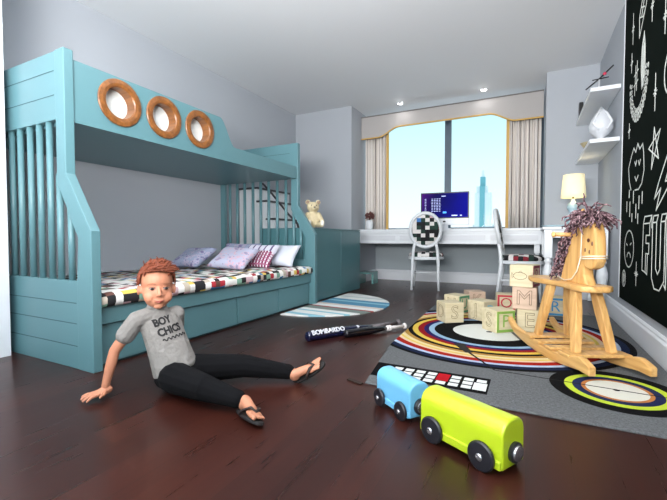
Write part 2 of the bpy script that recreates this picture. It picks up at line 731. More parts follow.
# ------------------------------------------------------------------ desk and console
DT = 0.824
desk = thing('wall_desk', 'long white desk built into the window alcove', 'desk', (0, 0, 0))
b = BM()
box(b, AX0 + .002, AX1 - .002, 5.38, 6.015, DT - .04, DT)
new_obj('desk_top', b, M_white, desk, bevel=0.006)
b = BM()
box(b, AX0 + .002, AX1 - .002, 5.40, 5.43, 0.615, DT - .04)
box(b, AX0 + .002, AX1 - .002, 5.388, 5.40, 0.615, 0.64)
box(b, AX0 + .002, AX1 - .002, 5.388, 5.40, DT - .065, DT - .04)
new_obj('apron', b, M_white, desk, bevel=0.003)
b = BM()
for i in range(4):
    x0 = AX0 + .05 + i * .61
    box(b, x0, x0 + .55, 5.393, 5.40, 0.665, 0.735)
new_obj('drawer_panel', b, mat('panel_white', (216, 219, 224), 0.35), desk, bevel=0.003)

LEGP = [(0.020, 0.0), (0.026, 0.012), (0.026, 0.055), (0.018, 0.07), (0.015, 0.10), (0.020, 0.15), (0.034, 0.24), (0.046, 0.33), (0.046, 0.37), (0.034, 0.42), (0.022, 0.45), (0.034, 0.465), (0.034, 0.48), (0.024, 0.495), (0.030, 0.51)]
def turned_leg(parent, x, y, ztop, k=1.0):
    b = BM()
    lathe(b, [(r * k, h) for r, h in LEGP], (x, y, 0), 20)
    o = new_obj('leg', b, M_white, parent, smooth=True)
    b = BM()
    box(b, x - .036 * k, x + .036 * k, y - .036 * k, y + .036 * k, 0.505, ztop)
    bb = new_obj('leg_block', b, M_white, o, bevel=0.004)
    return o
turned_leg(desk, 0.09, 5.45, DT - .04, 0.9)

cons = thing('console_table', 'white side table with turned legs under the table lamp', 'table', (0, 0, 0))
b = BM()
box(b, 0.115, 0.645, 4.24, 5.125, 0.778, 0.806)
new_obj('table_top', b, M_white, cons, bevel=0.006)
b = BM()
box(b, 0.15, 0.63, 4.27, 4.295, 0.70, 0.778)
box(b, 0.15, 0.63, 5.07, 5.095, 0.70, 0.778)
box(b, 0.15, 0.175, 4.295, 5.07, 0.70, 0.778)
box(b, 0.605, 0.63, 4.295, 5.07, 0.70, 0.778)
new_obj('apron', b, M_white, cons, bevel=0.003)
for x, y in ((0.168, 4.29), (0.608, 4.29), (0.168, 5.07), (0.608, 5.07)):
    turned_leg(cons, x, y, 0.778)

# low teal shelf board beside the cabinet
b = BM()
box(b, AX0 + .024, -2.08, 5.25, 5.60, 0.165, 0.185)
box(b, AX0 + .024, AX0 + .05, 5.25, 5.60, 0.0, 0.165)
box(b, -2.11, -2.08, 5.40, 5.60, 0.0, 0.165)
tag(new_obj('footrest', b, mat('teal_glass_board', (108, 158, 156), 0.15)), 'low pale teal footrest under the left end of the white desk', 'footrest')

# ------------------------------------------------------------------ chairs
def make_chair(label):
    t = thing('round_back_chair', label, 'chair', (0, 0, 0), 0, 'oval backed chairs')
    # local: faces +x; seat centre at origin
    n = 28
    b = BM()
    lathe(b, [(0.230, 0.405), (0.242, 0.41), (0.242, 0.438), (0.232, 0.445)], (0.02, 0, 0), seg=n)
    new_obj('seat_frame', b, M_chairw, t, smooth=False)
    b = BM()
    lathe(b, [(0.222, 0.445), (0.232, 0.458), (0.228, 0.482), (0.195, 0.502), (0.12, 0.512), (0.02, 0.515)], (0.02, 0, 0), seg=n)
    new_obj('seat_cushion', b, M_patch_seat, t, smooth=True)
    for x, y in ((0.20, 0.155), (0.20, -0.155)):
        b = BM()
        tube(b, [(x * 1.12, y * 1.12, 0), (x * 1.05, y * 1.05, 0.2), (x, y, 0.40), (x, y, 0.41)], [0.013, 0.017, 0.023, 0.023], 12)
        new_obj('leg', b, M_chairw, t, smooth=True)
    for y in (0.165, -0.165):
        b = BM()
        tube(b, [(-0.22, y * 1.06, 0), (-0.20, y * 1.02, 0.2), (-0.175, y, 0.42), (-0.19, y * .93, 0.55), (-0.208, y * .80, 0.64)], [0.015, 0.018, 0.023, 0.020, 0.018], 12)
        new_obj('leg', b, M_chairw, t, smooth=True)
    b = BM()
    for y in (0.150, -0.150):
        tube(b, [(0.165, y, 0.22), (-0.20, y * 1.12, 0.22)], 0.009, 8)
    tube(b, [(-0.02, 0.155, 0.22), (-0.02, -0.155, 0.22)], 0.009, 8)
    new_obj('stretcher', b, M_chairw, t, smooth=True)
    # oval back, leaning
    def back_pt(a, ry, rz, dx=0.0):
        y = ry * math.cos(a)
        z = rz * math.sin(a)
        return (-0.222 - 0.16 * (z) + dx, y, 0.80 + z)
    b = BM()
    tube(b, [back_pt(2 * PI * k / 36, 0.195, 0.222) for k in range(36)], 0.023, 10, closed=True)
    new_obj('back_frame', b, M_chairw, t, smooth=True)
    b = BM()
    for sgn in (1, -1):
        rings = []
        for f, d in ((1.0, 0.004), (0.8, 0.014), (0.4, 0.020)):
            rings.append([b.verts.new(back_pt(2 * PI * k / 36, 0.178 * f, 0.204 * f, sgn * d)) for k in range(36)])
        for i in range(2):
            for k in range(36):
                b.faces.new((rings[i][k], rings[i][(k + 1) % 36], rings[i + 1][(k + 1) % 36], rings[i + 1][k]))
        b.faces.new(rings[2])
        if sgn == 1:
            r0 = rings[0]
        else:
            for k in range(36):
                b.faces.new((r0[k], r0[(k + 1) % 36], rings[0][(k + 1) % 36], rings[0][k]))
    new_obj('back_pad', b, M_patch_back, t, smooth=True)
    return t
ch = make_chair('white oval backed chair, patchwork back turned to us, before the desk monitor')
ch.location = (-1.26, 5.27, 0)
ch.rotation_euler = (0, 0, R(101))
c2 = copy_tree(ch)
c2['label'] = 'white oval backed chair seen side on, behind the stacked letter blocks'
c2.location = (-0.095, 4.87, 0)
c2.rotation_euler = (0, 0, R(-2))

# ------------------------------------------------------------------ monitor and desk things
mon = thing('computer_monitor', 'slim white desktop computer with a blue and purple screen on the desk', 'monitor', (-1.085, 5.62, DT), R(3))
b = BM()
box(b, -0.335, 0.335, 0.0, 0.035, 0.06, 0.525)
new_obj('screen_housing', b, mat('white_aluminium', (222, 225, 230), 0.3), mon, bevel=0.006)
b = BM()
box(b, -0.335, 0.335, -0.004, 0.0, 0.152, 0.525)
new_obj('bezel', b, M_black, mon)
def screen_mat():
    n = NT('lit_desktop_screen', 0.04)
    x, y, z = n.xyz()
    f = n.math('ADD', n.math('MULTIPLY', x, 1.2), n.math('MULTIPLY', z, -0.5))
    nz = n.noise(n.comb(x, z, 0.0), 6.0, 2.0)
    f = n.math('ADD', n.math('ADD', f, 0.70), n.math('MULTIPLY', nz, 0.20))
    c = n.ramp(f, [(0.0, (110, 20, 150)), (0.28, (58, 12, 120)), (0.42, (22, 12, 90)), (0.62, (10, 12, 120)), (0.95, (8, 14, 170))], False)
    n.b.inputs['Base Color'].default_value = (0.01, 0.01, 0.02, 1)
    n.put(n.b.inputs['Emission Color'], c)
    n.b.inputs['Emission Strength'].default_value = 0.7
    n.b.inputs['Specular IOR Level'].default_value = 0.0
    return n.m
b = BM()
box(b, -0.32, 0.32, -0.006, -0.004, 0.166, 0.511)
new_obj('display', b, screen_mat(), mon)
b = BM()
random.seed(3)
for cx in (-0.265, -0.17, -0.135, -0.10, -0.065):
    for k in range(9):
        z = 0.43 - k * 0.022
        w = random.uniform(0.008, 0.014)
        box(b, cx - w, cx + w, -0.0075, -0.006, z, z + .007)
box(b, 0.10, 0.18, -0.0075, -0.006, 0.185, 0.20)
box(b, 0.215, 0.24, -0.0075, -0.006, 0.185, 0.20)
box(b, -0.04, 0.02, -0.0075, -0.006, 0.465, 0.475)
new_obj('screen_icons', b, mat('icon_white', (190, 200, 240), 0.5, emit=(170, 180, 230), es=0.8), mon)
b = BM()
box(b, -0.02, 0.03, -0.0075, -0.006, 0.225, 0.25)
new_obj('screen_widget', b, mat('icon_cyan', (60, 150, 230), 0.5, emit=(60, 150, 240), es=0.9), mon)
b = BM()
box(b, -0.09, 0.09, -0.07, 0.10, 0.0, 0.012)
box(b, -0.05, 0.05, 0.035, 0.05, 0.012, 0.30)
new_obj('stand', b, mat('white_aluminium', (222, 225, 230), 0.3), mon, bevel=0.003)
b = BM()
box(b, -0.018, 0.018, -0.002, 0.0, 0.098, 0.118)
new_obj('maker_mark', b, M_black, mon)

b = BM()
box(b, -0.75, -0.36, 5.55, 5.85, DT, DT + .025)
lp = tag(new_obj('closed_laptop', b, mat('slate_laptop', (96, 118, 132), 0.4), bevel=0.006), 'flat slate grey closed laptop on the desk right of the monitor', 'laptop')
b = BM()
box(b, -1.80, -1.50, 5.6, 5.8, DT, DT + .018)
tag(new_obj('keyboard', b, mat('grey_keyboard', (150, 160, 166), 0.5), bevel=0.004), 'flat grey keyboard on the desk left of the monitor', 'keyboard')

# little dried flower in a pot
fp = thing('potted_flower', 'small dried dark red flower in a white pot at the left end of the desk', 'plant', (-2.17, 5.47, DT))
b = BM()
lathe(b, [(0.040, 0), (0.052, 0.02), (0.058, 0.10), (0.05, 0.13), (0.034, 0.145)], seg=20)
new_obj('pot', b, M_white, fp, smooth=True)
b = BM()
random.seed(11)
for k in range(46):
    a = random.uniform(0, 2 * PI)
    u = random.uniform(-0.5, 1.0)
    s = math.sqrt(max(0, 1 - u * u))
    d = Vector((s * math.cos(a), s * math.sin(a), u))
    c = Vector((0, 0, 0.20))
    p = c + d * 0.055
    M = d.to_track_quat('Z', 'Y').to_matrix()
    ell(b, p, (0.017, 0.010, 0.024), M, 6, 5)
tube(b, [(0, 0, 0.14), (0, 0, 0.2)], 0.012, 6)
new_obj('blossom', b, mat('dried_blossom', (104, 66, 62), 0.9, noise=0.4, nscale=60), fp, smooth=True)

# ------------------------------------------------------------------ lamp
lamp = thing('table_lamp', 'lit table lamp with cream drum shade and pale blue gourd base', 'lamp', (0.40, 4.66, 0.806))
lamp.scale = (0.9, 0.9, 0.95)
b = BM()
lathe(b, [(0.075, 0), (0.08, 0.012), (0.06, 0.022), (0.07, 0.045), (0.090, 0.085), (0.078, 0.125), (0.040, 0.155), (0.036, 0.165), (0.058, 0.20), (0.062, 0.225), (0.045, 0.262), (0.020, 0.285), (0.016, 0.31)], seg=28)
new_obj('lamp_base', b, mat('pale_blue_ceramic', (168, 194, 204), 0.15, coat=0.5), lamp, smooth=True)
b = BM()
lathe(b, [(0.012, 0.31), (0.012, 0.335), (0.018, 0.34), (0.018, 0.36)], seg=14)
new_obj('socket', b, mat('brass', (180, 150, 90), 0.3, 0.8), lamp, smooth=True)
b = BM()
n = 32
z0, z1, ra, rb = 0.322, 0.57, 0.126, 0.106
L = []
for r, z in ((ra, z0), (ra * .97, z0 + .05), (rb, z1), (rb - .003, z1), (ra * .97 - .003, z0 + .05), (ra - .003, z0)):
    L.append([b.verts.new((r * math.cos(2 * PI * k / n), r * math.sin(2 * PI * k / n), z)) for k in range(n)])
for i in range(6):
    a, c = L[i], L[(i + 1) % 6]
    for k in range(n):
        b.faces.new((a[k], a[(k + 1) % n], c[(k + 1) % n], c[k]))
new_obj('lamp_shade', b, mat('lit_cream_shade', (240, 232, 200), 0.8, emit=(255, 236, 178), es=0.36), lamp, smooth=True)
bl = bpy.data.lights.new('lamp_bulb', 'POINT')
bl.energy = 1.6
bl.color = (1, 0.86, 0.62)
bl.shadow_soft_size = 0.03
blo = bpy.data.objects.new('lamp_bulb', bl)
blo.location = (0, 0, 0.42)
blo.parent = lamp
COL.objects.link(blo)
b = BM()
lathe(b, [(0.05, 0), (0.12, 0.006), (0.135, 0.022), (0.12, 0.02), (0.05, 0.012)], (0.245, 4.52, 0.806), 28)
tag(new_obj('glass_dish', b, mat('pale_blue_ceramic', (168, 194, 204), 0.15), smooth=True), 'shallow pale blue dish on the side table left of the lamp', 'dish')

# ------------------------------------------------------------------ shelves
for z, lab in ((1.995, 'upper white wall shelf beside the chalkboard'), (1.555, 'lower white wall shelf holding the white sculpture')):
    b = BM()
    box(b, 0.455, RX - .001, 4.0, FY - .001, z - .035, z)
    tag(new_obj('wall_shelf', b, M_white, bevel=0.004), lab, 'shelf', 'white wall shelves')
# white sculpture
sc = thing('sculpture', 'white rounded pear shaped sculpture on the lower wall shelf', 'sculpture', (0.565, 4.22, 1.555))
b = BM()
lathe(b, [(0.035, 0), (0.04, 0.012), (0.028, 0.03), (0.026, 0.045), (0.07, 0.075), (0.096, 0.12), (0.098, 0.16), (0.08, 0.215), (0.05, 0.26), (0.022, 0.30), (0.006, 0.325)], seg=28)
for v in b.verts:
    v.co.y *= 1.15
    v.co.x *= 0.95
new_obj('body', b, mat('white_resin', (214, 217, 222), 0.3), sc, smooth=True)
b = BM()
for s in (-1, 1):
    tube(b, [(0.03 * s, -0.10, 0.10), (0.07 * s, -0.075, 0.17), (0.035 * s, -0.065, 0.25), (0, -0.015, 0.31)], [0.006, 0.012, 0.010, 0.004], 8)
new_obj('carved_ridge', b, mat('white_resin', (214, 217, 222), 0.3), sc, smooth=True)
b = BM()
lathe(b, [(0.02, 0), (0.045, 0.004), (0.075, 0.05), (0.078, 0.055), (0.068, 0.052), (0.04, 0.012), (0.01, 0.01)], (0.505, 4.42, 1.555), 22)
tag(new_obj('small_bowl', b, mat('tan_bowl', (170, 160, 130), 0.5), smooth=True), 'small tan bowl on the lower shelf behind the white sculpture', 'bowl')
# model glider on a stand
gd = thing('model_aircraft', 'black stick model aircraft with red hub on a pale stand on the upper shelf', 'toy', (0.545, 4.22, 1.995))
b = BM()
lathe(b, [(0.04, 0), (0.04, 0.008), (0.008, 0.02), (0.006, 0.14)], seg=14)
new_obj('stand', b, M_white, gd, smooth=True)
b = BM()
tube(b, [(-0.10, 0.02, 0.065), (0.0, 0, 0.14), (0.10, -0.02, 0.235)], [0.006, 0.007, 0.006], 8)
new_obj('long_rod', b, M_black, gd, smooth=True)
b = BM()
tube(b, [(-0.055, -0.03, 0.125), (0.075, 0.03, 0.155)], 0.005, 8)
new_obj('cross_rod', b, M_black, gd, smooth=True)
b = BM()
ell(b, (0.038, -0.008, 0.176), (0.014, 0.014, 0.014))
new_obj('red_hub', b, mat('red_hub', (210, 50, 80), 0.4), gd, smooth=True)
b = BM()
box(b, 0.462, 0.50, 4.93, 5.0, 1.995, 2.16)
tag(new_obj('small_speaker', b, M_black, bevel=0.004), 'narrow black box standing at the far end of the upper shelf', 'speaker')

# ------------------------------------------------------------------ chalkboard
cb = thing('chalkboard', 'tall dark green chalkboard covered in white chalk drawings on the right wall', 'chalkboard', (0, 0, 0))
b = BM()
box(b, RX - .012, RX, 0.9, 3.825, 0.218, CZ - .002)
new_obj('board', b, mat('chalkboard_green', (4, 13, 8), 0.9, noise=0.2, nscale=4, spec=0.05), cb)
b = BM()
box(b, RX - .016, RX, 3.825, 3.85, 0.218, CZ - .002)
new_obj('edge_strip', b, M_trim, cb)
M_chalk = mat('white_chalk', (222, 226, 220), 0.9)
M_chalkd = mat('dusty_chalk', (150, 160, 152), 0.9)
CXP = RX - .0125
def stroke(b, pts, w=0.011, closed=False):
    pts = [Vector((CXP, y, z)) for y, z in pts]
    if closed:
        pts.append(pts[0])
    for i in range(len(pts) - 1):
        p, q = pts[i], pts[i + 1]
        d = (q - p)
        if d.length < 1e-5:
            continue
        d.normalize()
        s = Vector((0, -d.z, d.y)) * w * .4
        e_ = d * w * .35
        f = [b.verts.new(v + Vector((dx, 0, 0))) for dx in (0, -0.0012) for v in (p - s - e_, q - s + e_, q + s + e_, p + s - e_)]
        for k in ((0, 1, 2, 3), (7, 6, 5, 4), (0, 4, 5, 1), (1, 5, 6, 2), (2, 6, 7, 3), (3, 7, 4, 0)):
            b.faces.new([f[j] for j in k])
def oval(cy, cz, ry, rz, n=20, a0=0, a1=2 * PI):
    return [(cy + ry * math.cos(a0 + (a1 - a0) * k / n), cz + rz * math.sin(a0 + (a1 - a0) * k / n)) for k in range(n + 1)]
def chalk(name, strokes, w=0.011, m=None):
    b = BM()
    for s in strokes:
        stroke(b, s, w)
    return new_obj(name, b, m or M_chalk, cb)
def spark(cy, cz, h, wd=0.05):
    return [[(cy, cz - h / 2), (cy, cz + h / 2)], [(cy - wd / 2, cz), (cy + wd / 2, cz)], [(cy - wd * .25, cz - h * .08), (cy + wd * .25, cz + h * .08)], [(cy + wd * .25, cz - h * .08), (cy - wd * .25, cz + h * .08)]]
chalk('chalk_ghost_face', [[(3.50, 1.05), (3.56, 1.12), (3.59, 1.22), (3.50, 1.30), (3.44, 1.34), (3.38, 1.30), (3.33, 1.35), (3.27, 1.30), (3.20, 1.32), (3.17, 1.26), (3.15, 1.14), (3.20, 1.06), (3.28, 1.03), (3.38, 1.035)],
                           [(3.40, 1.235), (3.375, 1.205), (3.35, 1.235)], [(3.30, 1.225), (3.275, 1.195), (3.25, 1.225)], [(3.39, 1.13), (3.35, 1.095), (3.30, 1.125)]], 0.012)
chalk('chalk_star', [[(2.98, 1.12), (2.94, 1.36), (2.84, 1.16), (3.05, 1.255), (2.82, 1.32), (2.98, 1.12)]], 0.011)
chalk('chalk_rain', [[(y, z), (y, z + l)] for y, z, l in ((3.62, .90, .07), (3.52, .86, .10), (3.42, .95, .08), (3.34, .84, .09), (3.26, .90, .08), (3.55, 1.0, .05), (3.18, .93, .07), (3.28, .80, .06), (3.45, .82, .05))], 0.016)
chalk('chalk_sad_face', [oval(3.52, 0.618, 0.145, 0.135), [(3.60, .655), (3.575, .645)], [(3.48, .65), (3.45, .66)], oval(3.52, 0.555, 0.055, 0.035, 8, 0.1, PI - .1)], 0.012)
chalk('chalk_ladybird', [oval(3.665, .387, 0.055, 0.062), oval(3.665, .392, 0.025, 0.03, 10), [(3.665, .34), (3.665, .44)]], 0.010)
chalk('chalk_spark', spark(3.29, 0.452, 0.16, 0.09), 0.011)
# block capitals F U N running towards the viewer
def letter3d(name, outline, dy=0.03, dz=0.04):
    st = [outline + [outline[0]]]
    top = [(y + dy, z + dz) for y, z in outline]
    st.append([outline[0], top[0], top[1], outline[1]])
    return chalk(name, st, 0.010)
chalk('chalk_letter_f', [[(3.13, .79), (2.98, .79), (2.98, .715), (3.06, .715), (3.06, .665), (2.99, .665), (2.99, .60), (3.06, .60), (3.06, .48), (3.14, .49), (3.13, .79)],
                         [(3.13, .79), (3.10, .835), (2.94, .835), (2.98, .79)], [(2.94, .835), (2.94, .76)], [(3.06, .48), (3.02, .47), (3.02, .60)]], 0.010)
chalk('chalk_letter_u', [[(2.92, .79), (2.84, .79), (2.84, .52), (2.80, .49), (2.76, .52), (2.76, .79), (2.68, .79), (2.68, .46), (2.76, .40), (2.86, .40), (2.92, .46), (2.92, .79)],
                         [(2.92, .79), (2.90, .83), (2.81, .83), (2.84, .79)], [(2.76, .79), (2.74, .83), (2.65, .83), (2.68, .79)], [(2.65, .83), (2.65, .42), (2.68, .44)]], 0.010)
chalk('chalk_letter_n', [[(2.60, .79), (2.52, .79), (2.42, .60), (2.42, .79), (2.34, .79), (2.34, .38), (2.42, .38), (2.52, .58), (2.52, .38), (2.60, .38), (2.60, .79)]], 0.010)
chalk('chalk_lightning', [[(2.66, 1.16), (2.82, 1.02), (2.90, 0.93), (2.78, 0.98), (2.86, 0.86), (2.60, 1.00), (2.70, 1.01), (2.60, 1.12)]], 0.011)
# quill and laurel wreath
st = []
random.seed(5)
for side in (-1, 1):
    for k in range(9):
        a = -PI / 2 + side * (0.10 + k * 0.19)
        y = 3.355 + 0.20 * math.cos(a)
        z = 1.80 + 0.22 * math.sin(a)
        g_ = 1.0 - k * .06
        st.append(oval(y, z, 0.034 * g_, 0.022 * g_, 7))
        st.append(oval(y + .045 * math.cos(a + .3), z + .045 * math.sin(a + .3), 0.020 * g_, 0.028 * g_, 6))
chalk('chalk_wreath', st, 0.009, M_chalk)
chalk('chalk_quill', [[(3.22, 1.72), (3.26, 1.70), (3.29, 1.84), (3.28, 1.97), (3.23, 2.06), (3.20, 1.96), (3.19, 1.80), (3.22, 1.72)], [(3.245, 1.71), (3.235, 2.04)], [(3.265, 1.74), (3.26, 1.98)], [(3.22, 1.76), (3.215, 1.98)]], 0.014, M_chalk)
chalk('chalk_hash_mark', [[(3.46, 1.72), (3.44, 1.92)], [(3.41, 1.74), (3.40, 1.94)], [(3.49, 1.79), (3.37, 1.80)], [(3.48, 1.86), (3.37, 1.87)]], 0.010)
for y, z, h in ((3.57, 1.99, .14), (2.94, 1.57, .22), (2.78, 1.94, .20), (3.60, 1.50, .11), (3.05, 2.14, .20), (3.55, 2.23, .22)):
    chalk('chalk_spark', spark(y, z, h, 0.07), 0.009)
chalk('chalk_ring', [oval(2.64, 1.60, 0.13, 0.13), ], 0.013)
chalk('chalk_hoop', [oval(2.82, 2.36, 0.10, 0.12)], 0.014)
chalk('chalk_pencil', [[(3.36, 2.08), (3.37, 2.22), (3.20, 2.44), (3.12, 2.40), (3.20, 2.22), (3.36, 2.08)], [(3.37, 2.22), (3.27, 2.18), (3.20, 2.22)], [(3.33, 2.27), (3.24, 2.23)], [(3.31, 2.20), (3.18, 2.40)]], 0.012)

# ------------------------------------------------------------------ bunk bed
BX0, BXL, BXU = -3.28, -1.985, -2.195
Y0, Y1 = 1.179, 3.52
bed = thing('bunk_bed', 'blue painted wooden bunk bed with three round portholes and storage drawers', 'bed', (0, 0, 0))
def end_panel(y0, y1, nslat_label, xs_lo):
    # frame outline with sloped front, open slat window
    b = BM()
    ztop = 1.705
    # full-height front upright (upper, slanting, lower) as one prism
    w = 0.085
    up = [(BXU, ztop), (BXU, 1.043), (BXL, 0.734), (BXL, 0), (BXL - .13, 0), (BXL - .13, 0.47), (BXL - .115, 0.70), (BXU - w, 1.00), (BXU - w, 1.34), (BXU - w, ztop)]
    prism(b, up, 'y', y0, y1)
    front = new_obj('front_post', b, M_blue, bed, bevel=0.004)
    b = BM()
    box(b, BX0, BXU - w, y0 + .006, y1 - .006, 1.34, ztop)
    new_obj('upper_panel', b, M_blue, bed, bevel=0.003)
    b = BM()
    box(b, BX0, BXL - .13, y0 + .006, y1 - .006, 0.0, 0.47)
    new_obj('lower_panel', b, M_blue, bed, bevel=0.003)
    b = BM()
    box(b, BX0, BX0 + .06, y0 + .006, y1 - .006, 0.47, 1.34)
    new_obj('rear_post', b, M_blue, bed)
    # grooves, one part each, on both faces of the panel
    for z, xr in ((1.60, BXU - w - .02), (1.47, BXU - w - .02), (0.35, BXL - .15), (0.24, BXL - .15), (0.12, BXL - .15)):
        b = BM()
        box(b, BX0 + .004, xr, y0 + .0045, y1 - .0045, z, z + .004)
        new_obj('panel_groove', b, M_groove, bed)
    xs = xs_lo
    for x in xs:
        b = BM()
        top = 1.34 if x < BXU - w - .02 else (1.0 - (x - (BXU - w)) * 1.45)
        ym = (y0 + y1) / 2
        tube(b, [(x, ym, 0.468), (x, ym, top + .02)], 0.017, 10)
        new_obj('slat', b, M_blue, bed, smooth=True)
end_panel(Y0, Y0 + .05, '', [-3.15, -3.03, -2.91, -2.80, -2.70, -2.59, -2.49, -2.39, -2.30, -2.20])
end_panel(Y1 - .05, Y1, '', [-3.15, -3.04, -2.93, -2.81, -2.70, -2.59, -2.475, -2.36, -2.26, -2.17])

# upper bunk front board with step down
b = BM()
zt, zl, zb = 1.660, 1.452, 1.325
def arc_pts():
    pts = []
    for k in range(9):
        t = k / 8
        s = t * t * (3 - 2 * t)
        pts.append((2.34 + 0.17 * t, zt - (zt - zl) * s))
    return pts
# built as quads in the y-z plane around circular holes
holes = [(1.497, 1.508), (1.81, 1.508), (2.124, 1.508)]
hr = 0.105
outl = [(Y0 + .05, zb), (1.34, zb), (1.34, zt), (Y0 + .05, zt)]
XF0, XF1 = BXU - .045, BXU - .01
prism(b, outl, 'x', XF0, XF1)
prev = 1.34
for i, (hy, hz) in enumerate(holes):
    a, c = prev, (holes[i + 1][0] + hy) / 2 if i < 2 else 2.29
    n = 32
    circ_ = []
    rect = []
    for k in range(n):
        an = 2 * PI * k / n + PI / n
        cx, cz_ = math.cos(an), math.sin(an)
        circ_.append((hy + hr * cx, hz + hr * cz_))
        tx = ((c - hy) if cx > 0 else (hy - a)) / abs(cx) if abs(cx) > 1e-6 else 1e9
        tz = ((zt - hz) if cz_ > 0 else (hz - zb)) / abs(cz_) if abs(cz_) > 1e-6 else 1e9
        t = min(tx, tz)
        rect.append([hy + t * cx, hz + t * cz_])
    # snap nearest points to the corners
    for cy, cz2 in ((a, zb), (c, zb), (c, zt), (a, zt)):
        j = min(range(n), key=lambda q: (rect[q][0] - cy) ** 2 + (rect[q][1] - cz2) ** 2)
        rect[j] = [cy, cz2]
    prism_frame(b, [tuple(p) for p in rect], circ_, 'x', XF0, XF1)
    prev = c
prism(b, [(2.29, zb), (Y1 - .05, zb), (Y1 - .05, zl)] + arc_pts()[::-1] + [(2.29, zt)], 'x', XF0, XF1)
bmesh.ops.remove_doubles(b, verts=b.verts, dist=0.0001)
new_obj('guard_board', b, M_blue, bed)
# portholes
for hy, hz in holes:
    b = BM()
    prof = [(0.090, XF0 - .032), (0.104, XF0 - .032), (0.104, XF1), (0.136, XF1), (0.138, XF1 + .008), (0.134, XF1 + .013), (0.112, XF1 + .016), (0.096, XF1 + .013), (0.090, XF1 + .006)]
    n = 40
    rings = []
    for r, h in prof:
        rings.append([b.verts.new((h, hy + r * math.cos(2 * PI * k / n), hz + r * math.sin(2 * PI * k / n))) for k in range(n)])
    for i in range(len(rings)):
        A, B = rings[i], rings[(i + 1) % len(rings)]
        for k in range(n):
            b.faces.new((A[k], A[(k + 1) % n], B[(k + 1) % n], B[k]))
    ring = new_obj('porthole_ring', b, M_ringwood, bed, smooth=False)
    b = BM()
    lathe(b, [(0.0895, XF0 - .031), (0.0895, XF0 - .026)], (0, hy, hz), 32, 'x')
    new_obj('porthole_fill_disc', b, mat('white_porthole_fill', (226, 232, 230), 0.3), ring)  # white disc added to stand in for the bright view through the opening
# upper deck
b = BM()
box(b, BX0, XF0, Y0 + .05, Y1 - .05, 1.325, 1.36)
new_obj('upper_deck', b, M_blue, bed)
b = BM()
box(b, BX0, BX0 + .03, Y0 + .05, Y1 - .05, 1.36, 1.60)
new_obj('rear_guard', b, M_blue, bed)
# lower bunk base and drawers
b = BM()
box(b, BX0, -2.075, Y0 + .05, Y1 - .05, 0.03, 0.305)
box(b, -2.075, -2.035, Y0 + .05, Y1 - .05, 0.235, 0.325)
new_obj('lower_base', b, M_blue, bed)
for i in range(4):
    y0 = Y0 + .055 + i * .5595
    b = BM()
    box(b, -2.074, -2.053, y0 + .004, y0 + .551, 0.014, 0.228)
    d = new_obj('drawer', b, M_blue, bed, bevel=0.003)
b = BM()
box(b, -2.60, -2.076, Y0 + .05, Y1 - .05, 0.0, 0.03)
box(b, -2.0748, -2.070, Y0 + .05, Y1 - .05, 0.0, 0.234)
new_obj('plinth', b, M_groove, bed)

# mattress with quilt
b = BM()
prof = []
mx0, mx1, mz0, mz1 = -3.245, -2.005, 0.326, 0.405
poly = [(mx0, mz0), (-2.04, mz0), (-2.012, mz0 + .004), (mx1, mz0 + .025), (mx1, mz0 + .05), (-2.02, mz1 - .008), (-2.055, mz1), (mx0, mz1)]
N = 40
rings = []
for i in range(N + 1):
    y = Y0 + .062 + (Y1 - Y0 - .124) * i / N
    puff = 0.006 * math.sin(i * 1.9) + 0.004 * math.sin(i * .9)
    e_ = 1.0
    if i in (0, N):
        e_ = 0.93
    ring = []
    for j, (x, z) in enumerate(poly):
        if j in (3, 4):
            x += puff
        if j in (4, 5, 6, 7):
            z = mz0 + (z - mz0) * e_ + puff * .5
        ring.append(b.verts.new((x, y, z)))
    rings.append(ring)
for i in range(N):
    for k in range(len(poly)):
        j = (k + 1) % len(poly)
        b.faces.new((rings[i][k], rings[i][j], rings[i + 1][j], rings[i + 1][k]))
b.faces.new(rings[0][::-1])
b.faces.new(rings[-1])
tag(new_obj('quilted_mattress', b, M_quilt, smooth=True), 'lower bunk mattress under a multicoloured patchwork quilt', 'mattress')

# pillows
def pillow_mesh(w, h, t, seed):
    b = BM()
    n, m = 16, 12
    rnd = random.Random(seed)
    ph = rnd.uniform(0, 6)
    grids = []
    for s in (1, -1):
        G = []
        for j in range(m + 1):
            r = []
            v = -1 + 2 * j / m
            for i in range(n + 1):
                u = -1 + 2 * i / n
                k = (max(0, 1 - u ** 4) * max(0, 1 - v ** 4)) ** 0.5
                pin = 1 - 0.07 * (1 - abs(v)) * u * u
                pin2 = 1 - 0.09 * (1 - abs(u)) * v * v
                z = s * t / 2 * k + 0.006 * math.sin(3 * u + ph) * math.cos(2.5 * v + ph) * k
                r.append((u * w / 2 * (1 - 0.05 * (1 - v * v)) * pin, v * h / 2 * pin2, z))
            G.append(r)
        grids.append(G)
    V = []
    for gi, G in enumerate(grids):
        V.append([[b.verts.new(p) for p in r] for r in G])
    for gi in (0, 1):
        G = V[gi]
        for j in range(m):
            for i in range(n):
                q = (G[j][i], G[j][i + 1], G[j + 1][i + 1], G[j + 1][i])
                b.faces.new(q if gi == 0 else q[::-1])
    bmesh.ops.remove_doubles(b, verts=b.verts, dist=0.0005)
    return b
def floral(name, base, spot1, spot2):
    n = NT(name, 0.9)
    v = n.tc.outputs['Object']
    a = n.noise(v, 17.0, 2.0)
    c = n.ramp(a, [(0.0, base), (0.54, spot1), (0.60, base), (0.64, spot2)])
    a2 = n.noise(v, 31.0, 1.0)
    return n.color(n.mix(n.math('GREATER_THAN', a2, 0.66), c, lin(spot2)))
M_fl1 = floral('blue_floral_cloth', (150, 158, 184), (178, 168, 190), (120, 112, 150))
M_fl2 = floral('lilac_floral_cloth', (178, 180, 202), (204, 168, 184), (150, 140, 170))
